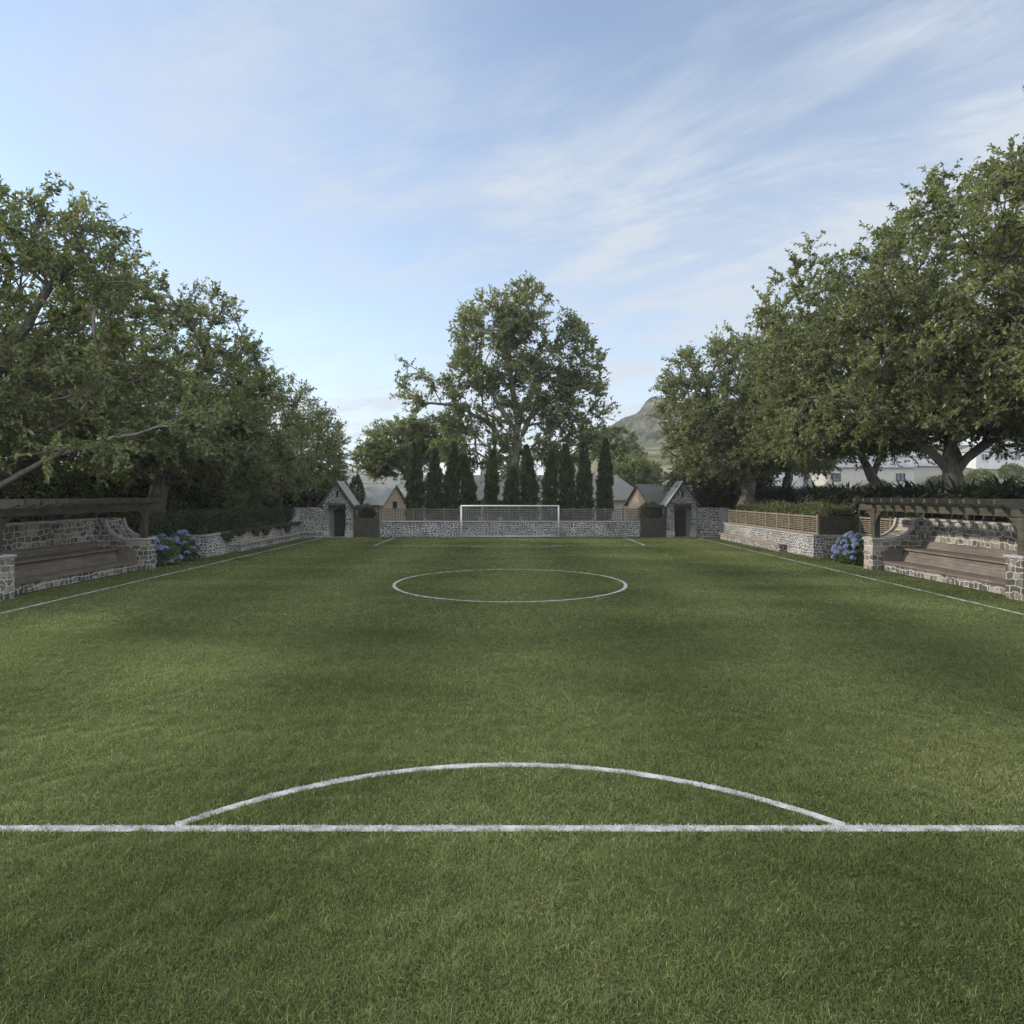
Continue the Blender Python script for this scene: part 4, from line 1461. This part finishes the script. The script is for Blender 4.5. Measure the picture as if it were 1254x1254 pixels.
def hedge(name, label, cat, boxes, n, size, m_, seed, bulge=0.12, core=0.12, group=None, width=0.5):
    r = np.random.default_rng(seed)
    c0 = boxes[0]
    t = thing(name, label, cat, ((c0[0] + c0[1]) / 2, (c0[2] + c0[3]) / 2, c0[4]), 0, group)
    p, nrm = hedge_pts(r, n, boxes, bulge)
    lv, lt = leaves(p, nrm * 0.7 + r.normal(size=p.shape) * 0.6, size, width, 0.1, r)
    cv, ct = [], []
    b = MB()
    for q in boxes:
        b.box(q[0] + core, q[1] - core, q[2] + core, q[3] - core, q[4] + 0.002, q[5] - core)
    tint = np.clip(r.normal(0.45, 0.22, len(p)), 0, 1)
    np_mesh('foliage', lv, lt, M[m_], t, np.repeat(tint, 4))
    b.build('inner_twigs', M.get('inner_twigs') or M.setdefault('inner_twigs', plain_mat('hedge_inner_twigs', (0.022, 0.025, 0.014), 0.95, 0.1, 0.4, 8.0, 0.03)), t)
    return t


HG = 'hedges along the pitch'
hedge('hedge', 'dark clipped hedge trailing over the left side wall', 'hedge',
      [(-15.3, -13.95, 28.9, 41.2, 1.0, 1.9), (-15.9, -14.6, 25.3, 29.0, 1.01, 1.85)], 30000, 0.11, 'leaf_h', 51, 0.1, 0.12, HG)
# trailing bits
r = np.random.default_rng(52)
k = 5200
yy = r.uniform(30, 41.0, k)
drop = np.abs(np.sin(yy * 1.9) * np.sin(yy * 0.83 + 1)) ** 1.5
p = np.stack([-13.52 + r.normal(0, 0.05, k), yy, 1.06 - r.uniform(0, 1, k) * 0.55 * drop], 1)
lv, lt = leaves(p, np.array([0.5, 0, -0.6]) + r.normal(size=(k, 3)) * 0.5, 0.1, 0.55, 0.1, r)
t = thing('trailing_vine', 'dark vine trailing down the left wall below the hedge', 'vine', (-13.52, 35, 1.0))
np_mesh('foliage', lv, lt, M['leaf_h'], t, np.repeat(np.clip(r.normal(0.5, 0.2, k), 0, 1), 4))
hedge('hedge', 'low clipped green hedge behind the tan lattice fence', 'hedge',
      [(14.5, 15.9, 29.3, 41.2, 0.98, 2.2), (14.3, 15.7, 27.2 + 2.0, 31.5, 0.98, 2.05)], 32000, 0.12, 'leaf_b', 53, 0.14, 0.14, HG)
hedge('hedge', 'dark shrub hedge behind the right bench alcove wall', 'hedge',
      [(16.15, 17.3, 15.0, 29.0, 1.0, 2.25)], 20000, 0.13, 'leaf_h', 54, 0.14, 0.14, HG)
hedge('shrub_border', 'yellow green shrubs behind the left pergola, sunlight put into their leaf colour', 'shrubs',
      [(-21.5, -19.5, 14, 33, 1.2, 4.0)], 30000, 0.2, 'leaf_y', 55, 0.4, 0.3, HG)
hedge('shrub_border', 'tall dark green shrubs behind the clipped left hedge', 'shrubs',
      [(-20.5, -18.2, 32.5, 52, 1.0, 4.4), (-18.4, -13.2, 50.5, 52.5, 0, 3.4)], 30000, 0.2, 'leaf_b', 56, 0.4, 0.3, HG)

# strap-leaved hedge on the right bank
r = np.random.default_rng(61)
t = thing('strap_leaf_hedge', 'dark spiky strap leaved hedge above the right pergola and lattice fence', 'hedge', (17.2, 30, 1.9), 0, HG)
V, T_, C_ = [], [], []
off = 0
cent = []
for y in np.arange(14.5, 42.5, 0.42):
    for xo in (16.7, 17.5):
        cent.append((xo + r.normal(0, 0.18), y + r.normal(0, 0.18), 2.52 + 0.1 * r.normal()))
for (x, y, z) in cent:
    k = 110
    th = r.uniform(0, 2 * math.pi, k)
    ln = r.uniform(0.6, 1.35, k)
    el = r.uniform(0.25, 1.3, k)
    bend = r.uniform(0.6, 2.2, k)
    d = np.stack([np.cos(th), np.sin(th)], 1)
    sd_ = np.stack([-np.sin(th), np.cos(th), np.zeros(k)], 1)
    pts = []
    for a in (0, 0.35, 0.7, 1.0):
        e = el - bend * a * 0.5
        hx = ln * a * np.cos(e)
        hz = ln * a * np.sin(e)
        wv = 0.075 * (1 - a) ** 0.55 * (0.45 + a) + 0.003
        c = np.concatenate([np.array([x, y]) + d * hx[:, None], (z + hz)[:, None]], 1)
        pts += [c - sd_ * wv, c + sd_ * wv]
    v = np.stack(pts, 1)
    i = np.arange(k)[:, None] * 8 + off
    tt = []
    for q in range(3):
        o2 = q * 2
        tt += [i + np.array([[o2, o2 + 1, o2 + 3]]), i + np.array([[o2, o2 + 3, o2 + 2]])]
    V.append(v.reshape(-1, 3))
    T_.append(np.concatenate(tt, 0))
    off += k * 8
    C_.append(np.repeat(np.clip(r.normal(0.45, 0.25, k), 0, 1), 8))
np_mesh('foliage', np.concatenate(V), np.concatenate(T_), M['leaf_s'], t, np.concatenate(C_))
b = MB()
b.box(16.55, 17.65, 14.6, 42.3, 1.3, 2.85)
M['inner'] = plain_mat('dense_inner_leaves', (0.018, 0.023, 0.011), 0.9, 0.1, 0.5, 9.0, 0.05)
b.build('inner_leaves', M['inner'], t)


def round_shrub(label, c, rad, n, size, m_, seed, group='round shrubs behind the gates'):
    r = np.random.default_rng(seed)
    t = thing('round_shrub', label, 'shrub', (c[0], c[1], max(0, c[2] - rad[2])), 0, group)
    d = unit(r.normal(size=(n, 3)))
    p = np.array(c) + d * np.array(rad) * (r.uniform(0.5, 1, (n, 1)) ** 0.5) * (1 + 0.1 * np.sin(d[:, :1] * 9 + d[:, 2:] * 7))
    lv, lt = leaves(p, d + r.normal(size=p.shape) * 0.6, size, 0.5, 0.1, r)
    np_mesh('foliage', lv, lt, M[m_], t, np.repeat(np.clip(r.normal(0.45, 0.2, n), 0, 1), 4))
    b = MB()
    b.tube([(c[0], c[1], max(0, c[2] - rad[2] - 0.3) - 0.04), (c[0], c[1], c[2])], 0.07, 7)
    b.build('stem', M['bark'], t)


round_shrub('dark round shrub seen through the dip of the left gate', (-10.0, 44.4, 1.3), (0.75, 0.6, 0.8), 5000, 0.13, 'leaf_h', 71)
round_shrub('round green shrub seen through the dip of the right gate', (9.75, 44.0, 1.55), (0.8, 0.6, 0.7), 5000, 0.13, 'leaf_b', 72)
round_shrub('pointed dark shrub between the left gatehouse and the grey roofed cottage', P(437, 605, 45.5), (0.5, 0.5, 1.3), 4000, 0.13, 'leaf_c', 73)

# hydrangeas
fl_r = np.random.default_rng(81)
k = 150
d = unit(fl_r.normal(size=(k, 3)))
d[:, 2] = np.abs(d[:, 2]) * 1.0 - 0.25 * (fl_r.uniform(size=k) < 0.4)
d = unit(d)
pv, pt = [], []
lp = d * 0.115
lv, lt = leaves(np.repeat(lp, 2, 0), np.cross(np.repeat(d, 2, 0), fl_r.normal(size=(2 * k, 3))), 0.06, 0.95, 0.1, fl_r, 0)
flower_me = None


def hydrangea(label, c, rad, heads, seed):
    global flower_me
    r = np.random.default_rng(seed)
    t = thing('hydrangea', label, 'hydrangea', (c[0], c[1], 0), 0, 'blue hydrangeas beside the pitch')
    n = 3200
    dd = unit(r.normal(size=(n, 3)))
    dd[:, 2] = np.abs(dd[:, 2])
    p = np.array([c[0], c[1], 0.05]) + dd * np.array(rad) * r.uniform(0.3, 1, (n, 1)) ** 0.5
    v, f = leaves(p, dd + r.normal(size=p.shape) * 0.5, 0.17, 0.65, 0.08, r)
    np_mesh('foliage', v, f, M['leaf_hy'], t, np.repeat(np.clip(r.normal(0.5, 0.22, n), 0, 1), 4))
    b = MB()
    for q in range(14):
        a = r.uniform(0, 6.28)
        b.tube([(c[0] + 0.15 * math.cos(a), c[1] + 0.15 * math.sin(a), -0.04), (c[0] + rad[0] * 0.6 * math.cos(a), c[1] + rad[1] * 0.6 * math.sin(a), rad[2] * 0.75)], 0.012, 5)
    b.build('stems', M['bark'], t)
    got = []
    tries = 0
    while len(got) < heads and tries < 4000:
        tries += 1
        q = unit(r.normal(size=3))
        # heads show on the sides that face the lawn and the light, and on top
        q[2] = abs(q[2])
        if q[2] < 0.08:
            continue
        pos_ = np.array([c[0], c[1], 0.05]) + q * np.array(rad) * r.uniform(0.96, 1.1)
        if all(np.linalg.norm(pos_ - g_) > 0.2 for g_ in got):
            got.append(pos_)
    for pos_ in got:
        if flower_me is None:
            o = np_mesh('flower_head', lv + np.array(BASE[t.name]) * 1.0, lt, M['petal'], t, np.repeat(np.clip(fl_r.normal(0.5, 0.28, len(lv) // 4), 0, 1), 4))
            flower_me = o.data
        else:
            o = bpy.data.objects.new('flower_head', flower_me)
            COL.objects.link(o)
            o.parent = t
        o.location = pos_ - np.array([c[0], c[1], 0])
        s_ = r.uniform(0.8, 1.25)
        o.scale = (s_, s_, s_ * 0.85)
        o.rotation_euler = (r.uniform(-0.5, 0.5), r.uniform(-0.5, 0.5), r.uniform(0, 6.28))


hydrangea('blue hydrangea bush beside the right bench alcove', (14.15, 26.3, 0), (0.62, 1.05, 1.12), 42, 91)
hydrangea('blue hydrangea bush beside the left bench alcove, nearer half', (-14.1, 25.7, 0), (0.62, 0.85, 1.05), 32, 92)
hydrangea('blue hydrangea bush against the end of the left wall', (-14.1, 27.4, 0), (0.62, 0.85, 1.08), 32, 93)


# ------------------------------------------------------------------ houses
def house(name, label, loc, rz, Lh, W, He, Hr, wallm, roofm, wins=(), over=0.25, hip=0.0, chimney=None, group='houses beyond the pitch', base=-0.05):
    """ridge along local x, half length Lh, half width W"""
    t = thing(name, label, 'house', loc, rz if rz else 1e-6, group)
    b = MB()
    th = 0.0
    gz = He + (Hr - He) * 1.0
    if hip:
        b.box(-Lh, Lh, -W, W, base, He)
    else:
        b.prism([(-W, base), (W, base), (W, He), (0, gz - 0.02), (-W, He)], 'x', -Lh, Lh)
    b.build('wall', wallm, t)
    b = MB()
    sl = (Hr - He) / W
    e = over
    ze = He - sl * e
    if hip:
        k = Lh - hip
        for dz in (0,):
            vs = [(-Lh - e, -W - e, ze), (Lh + e, -W - e, ze), (Lh + e, W + e, ze), (-Lh - e, W + e, ze), (-k, 0, Hr), (k, 0, Hr)]
            b.add(vs, [(0, 1, 5, 4), (1, 2, 5), (2, 3, 4, 5), (3, 0, 4), (3, 2, 1, 0)])
    else:
        for sg in (-1, 1):
            b.prism([(0, Hr + 0.12), (sg * (W + e), ze + 0.12), (sg * (W + e), ze), (0, Hr)], 'x', -Lh - 0.2, Lh + 0.2)
    rf = b.build('roof', roofm, t)
    if chimney:
        cx, cy, ch = chimney
        b = MB()
        b.box(cx - 0.35, cx + 0.35, cy - 0.3, cy + 0.3, He, ch)
        b.box(cx - 0.42, cx + 0.42, cy - 0.37, cy + 0.37, ch + 0.002, ch + 0.12)
        b.build('chimney', M['plaster_grey'], rf)
    for (face, u, z, ww, hh) in wins:
        f, gl = MB(), MB()
        fr = 0.07
        def wb(bb, u0, u1, z0, z1, d0, d1):
            if face == 'front':
                bb.box(u0, u1, -W - d1, -W - d0, z0, z1)
            elif face == 'left':
                bb.box(-Lh - d1, -Lh - d0, u0, u1, z0, z1)
            else:
                bb.box(Lh + d0, Lh + d1, u0, u1, z0, z1)
        wb(f, u - ww / 2 - fr, u + ww / 2 + fr, z - fr, z - 0.001, 0.002, 0.08)
        wb(f, u - ww / 2 - fr, u + ww / 2 + fr, z + hh + 0.001, z + hh + fr, 0.002, 0.08)
        wb(f, u - ww / 2 - fr, u - ww / 2, z, z + hh, 0.002, 0.08)
        wb(f, u + ww / 2, u + ww / 2 + fr, z, z + hh, 0.002, 0.08)
        wb(f, u - 0.025, u + 0.025, z, z + hh, 0.03, 0.07)
        wb(gl, u - ww / 2, u + ww / 2, z, z + hh, 0.004, 0.02)
        wo_ = f.build('window', M['gate'] if wallm != M['wwall'] else M['white'], t)
        gl.build('pane', M['glass'], wo_)
    return t


house('cottage', 'small peach cottage with grey shingle roof behind the left gate', (-10.35, 50.6, 0), R(-25), 1.45, 1.45, 2.15, 3.5, M['plaster'], M['roof'],
      [('right', 0, 1.75, 0.34, 0.45), ('front', -0.2, 1.2, 0.5, 0.7)])
house('cottage', 'small peach cottage with dark grey roof behind the right gate, gable sunlit', (11.65, 50.3, 0), R(25), 1.9, 1.35, 2.15, 3.5, M['plaster'], M['roof_dark'],
      [('front', 0.2, 1.2, 0.5, 0.7)])
house('house', 'long grey roofed house behind the row of cypresses', (2.6, 64, 0), 0, 10.2, 4.2, 2.5, 4.75, M['plaster_grey'], M['roof_dark'],
      [('front', u, 0.9, 1.2, 1.2) for u in (-8.5, -6, -3.5, -1, 1.5, 4, 6.2, 9.1)], 0.4, 2.2, (-5.2, 0.6, 5.6))

# far terrain: rocky hill, village slope, left ridge
m, nt, out = mat('hill_rock_and_scrub')
geo = N(nt, 'ShaderNodeNewGeometry')
n1 = noise(nt, geo.outputs['Position'], 0.09, 8, 0.7)
n2 = noise(nt, geo.outputs['Position'], 0.45, 8, 0.75)
c = ramp(nt, n1.outputs['Fac'], [(0.44, (0.08, 0.088, 0.05)), (0.57, (0.16, 0.155, 0.12)), (0.7, (0.28, 0.265, 0.23))])
c = mix(nt, 0.75, c, ramp(nt, n2.outputs['Fac'], [(0.35, (0.35, 0.37, 0.33)), (0.6, (1.15, 1.12, 1.08))]), 'MULTIPLY')
principled(nt, out, c, 0.95, 0.1, n2.outputs['Fac'], 2.5, 1.0)
M['hill'] = m
m, nt, out = mat('dry_slope')
geo = N(nt, 'ShaderNodeNewGeometry')
n1 = noise(nt, geo.outputs['Position'], 0.12, 6, 0.6)
c = ramp(nt, n1.outputs['Fac'], [(0.35, (0.055, 0.06, 0.03)), (0.55, (0.12, 0.112, 0.065)), (0.72, (0.2, 0.185, 0.15))])
principled(nt, out, c, 0.95, 0.1)
M['slope'] = m


def fnoise(x, y, s, seed):
    v = 0
    a = 1
    for o_ in range(5):
        v = v + a * np.sin(x * s + 1.7 * np.sin(y * s * 0.8 + seed + o_)) * np.cos(y * s * 1.1 + 1.3 * np.sin(x * s * 0.7 + o_ * 2.1 + seed))
        s *= 2.03
        a *= 0.5
    return v


def terrain(name, xs, ys, hf, m_):
    X, Y = np.meshgrid(xs, ys)
    Z = hf(X, Y)
    nx, ny = len(xs), len(ys)
    v = np.stack([X.ravel(), Y.ravel(), Z.ravel()], 1)
    i = (np.arange(ny - 1)[:, None] * nx + np.arange(nx - 1)[None, :]).ravel()
    q = np.stack([i, i + 1, i + nx + 1, i + nx], 1)
    o = np_mesh(name, v, q, m_, None, None, True, True)
    o['kind'] = 'structure'
    return o


def slope_h(X, Y):
    return -0.3 + np.clip((Y - 56) / 75, 0, 1.6) * 10.5 * np.clip((X - 14) / 14, 0, 1) + 0.25 * fnoise(X, Y, 0.09, 2) * np.clip((Y - 56) / 30, 0, 1)


terrain('hillside', np.linspace(14, 190, 120), np.linspace(54, 190, 100), slope_h, M['slope'])


def hill_h(X, Y):
    # profile fitted to the skyline: rises to the right behind the trees
    base = 48 * np.exp(-((X - 76) / np.where(X < 76, 46.0, 110.0)) ** 2) * np.exp(-((Y - 320) / 75.0) ** 2)
    base = base * (1 + 0.12 * fnoise(X, Y, 0.03, 1)) + 3.2 * fnoise(X, Y, 0.11, 4) * np.clip(base / 12, 0, 1)
    return base - 1.5


terrain('rocky_hill', np.linspace(-20, 330, 220), np.linspace(190, 440, 150), hill_h, M['hill'])


def ridge_h(X, Y):
    return 40 * np.exp(-((Y - 800) / 110.0) ** 2) * (0.8 + 0.12 * fnoise(X, Y, 0.008, 6)) * np.clip((150 - X) / 200, 0, 1) - 2


terrain('distant_hills', np.linspace(-900, 200, 160), np.linspace(600, 1000, 50), ridge_h, M['hill'])

# village on the slope at right
def slope_at(px, d):
    x = (px - CX) * d / F
    return x, float(slope_h(np.array([x]), np.array([d]))[0])


VG = 'houses on the slope at right'
for (px_, d, lab, Lh, W, He, Hr, wm, rm, wins, hip) in (
    (1015, 92, 'long pale house with a grey roof, seen under the right trees', 5.6, 3.4, 2.4, 4.2, M['wwall'], M['roof_pale'], [('front', -3, 0.9, 1.0, 1.1), ('front', 0, 0.9, 1.0, 1.1), ('front', 3, 0.9, 1.0, 1.1)], 2.0),
    (1120, 84, 'beige flat fronted house with white edge seen between the two right trunks', 2.2, 3.0, 2.7, 3.4, M['beige'], M['roof_pale'], [], 2.0),
    (1092, 100, 'white house with low roof above the beige one', 4.6, 3.0, 2.6, 3.6, M['wwall'], M['roof_pale'], [('front', -2.6, 1.0, 0.9, 1.0), ('front', 0.5, 1.0, 0.9, 1.0)], 2.0),
    (1215, 112, 'white house high on the slope at the right edge', 5.0, 3.0, 2.6, 3.8, M['wwall'], M['roof_pale'], [('front', -3.6, 1.0, 1.0, 1.0), ('front', -1, 1.0, 1.0, 1.0), ('front', 2, 1.0, 1.0, 1.0)], 2.0),
    (1046, 80, 'wide low house with a big pale grey roof beyond the strap leaved hedge', 5.2, 3.6, 3.3, 5.0, M['plaster_grey'], M['roof_pale'], [('front', -4.1, 1.6, 0.9, 0.8), ('front', 3.6, 1.6, 0.9, 0.8)], 2.2),
    (945, 84, 'small white house beside the trunk of the farther right tree', 3.0, 2.6, 2.4, 3.8, M['wwall'], M['roof'], [('front', -1.2, 0.9, 0.9, 1.0), ('front', 1.2, 0.9, 0.9, 1.0)], 1.5),
    (1050, 118, 'white upper house at the top of the slope', 6.0, 3.0, 2.8, 4.2, M['wwall'], M['roof'], [('front', -3.4, 1.0, 1.0, 1.0), ('front', 0, 1.0, 1.0, 1.0), ('front', 3.4, 1.0, 1.0, 1.0)], 2.0),
):
    x, z = slope_at(px_, d)
    house('house', lab, (x, d, z), 0, Lh, W, He, Hr, wm, rm, wins, 0.3, hip, None, VG, -1.5)
# far left village specks
for (px_, y_, d, lab, Lh, W, He, Hr, wm, rm) in (
    (437, 596, 150, 'tall narrow white house far behind the left gatehouse', 1.0, 1.0, 4.6, 5.4, M['wwall'], M['roof_dark']),
    (458, 594, 160, 'wide white house far behind the left cottage', 3.4, 2.0, 4.2, 5.6, M['wwall'], M['roof_dark']),
):
    p = P(px_, y_, d)
    house('house', lab, (p[0], d, 0), 0, Lh, W, He, Hr, wm, rm, [('front', 0, 2.8, 0.8, 1.0)], 0.2, 0.5, None, 'far houses at left')


for i, (px_, d_, rr_, lab) in enumerate((
        (1000, 66, 1.2, 'small dark shrub on the slope left of the big pale roof'), (1075, 76, 1.4, 'olive shrub on the slope beside the two slim stems'),
        (1150, 80, 1.3, 'shrub below the beige house'), (1200, 84, 1.6, 'wide shrub on the grassy slope right of the thickest trunk'), (1238, 96, 1.5, 'shrub near the house at the right edge'), (1085, 110, 1.8, 'large shrub between the white houses'))):
    x_, z_ = slope_at(px_, d_)
    round_shrub(lab, (x_, d_, z_ + rr_ * 0.6), (rr_, rr_, rr_ * 0.85), 2200, 0.3, 'leaf_b', 300 + i, 'shrubs on the slope')


def car(label, loc, rz):
    t = thing('parked_car', label, 'car', loc, rz, 'white cars parked on the slope')
    b = MB()
    body = [(-2.1, 0.35), (-2.12, 0.75), (-1.9, 0.92), (0.95, 0.95), (2.0, 0.82), (2.15, 0.6), (2.12, 0.32)]
    b.prism(body, 'y', -0.86, 0.86)
    b.build('body', M['car_white'], t, 0.05)
    b = MB()
    b.prism([(-1.75, 0.952), (-1.35, 1.45), (0.1, 1.48), (0.9, 0.952)], 'y', -0.76, 0.76)
    cab = b.build('cabin', M['car_white'], t, 0.04)
    b = MB()
    for sg in (-1, 1):
        y0, y1 = sorted((sg * 0.762, sg * 0.772))
        b.prism([(-1.5, 1.0), (-1.25, 1.4), (-0.5, 1.42), (-0.5, 1.0)], 'y', y0, y1)
        b.prism([(-0.42, 1.0), (-0.42, 1.42), (0.05, 1.42), (0.65, 1.0)], 'y', y0, y1)
    b.add([(0.86, -0.68, 1.0), (0.86, 0.68, 1.0), (0.2, 0.62, 1.43), (0.2, -0.62, 1.43)], [(0, 1, 2, 3)])
    b.build('window', M['glass'], cab)
    for x in (-1.3, 1.35):
        for sg in (-1, 1):
            b = MB()
            b.tube([(x, sg * 0.7, 0.31), (x, sg * 0.89, 0.31)], 0.31, 16)
            wl = b.build('wheel', M['rubber'], t)
            b = MB()
            b.tube([(x, sg * 0.88, 0.31), (x, sg * 0.9, 0.31)], 0.19, 12)
            b.build('rim', M['white'], wl)
    for sg in (-1, 1):
        b = MB()
        b.box(2.0, 2.14, sg * 0.62 - 0.14, sg * 0.62 + 0.14, 0.62, 0.74)
        b.build('headlight', M['glass'], t)


for (px_, d, rz, lab) in ((1004, 83, R(-100), 'white car parked nose out under the right trees'), (978, 84, R(-80), 'white car half hidden by the farther right trunk'), (1096, 78, R(-15), 'white car seen side on right of the two slim dark stems')):
    x, z = slope_at(px_, d)
    car(lab, (x, d, z + 0.02), rz)

# ------------------------------------------------------------------ thin evening haze over the whole place
b = MB()
b.box(-920, 345, -310, 1010, -4.0, 75)
m, nt, out = mat('haze_air')
pv = N(nt, 'ShaderNodeVolumePrincipled')
pv.inputs['Color'].default_value = (0.86, 0.9, 0.96, 1)
pv.inputs['Density'].default_value = 0.0003
pv.inputs['Anisotropy'].default_value = 0.0
L(nt, pv.outputs[0], out.inputs['Volume'])
o = b.build('haze', m)
o['kind'] = 'stuff'
o['label'] = 'thin pale haze in the air over the pitch'
o['category'] = 'haze'
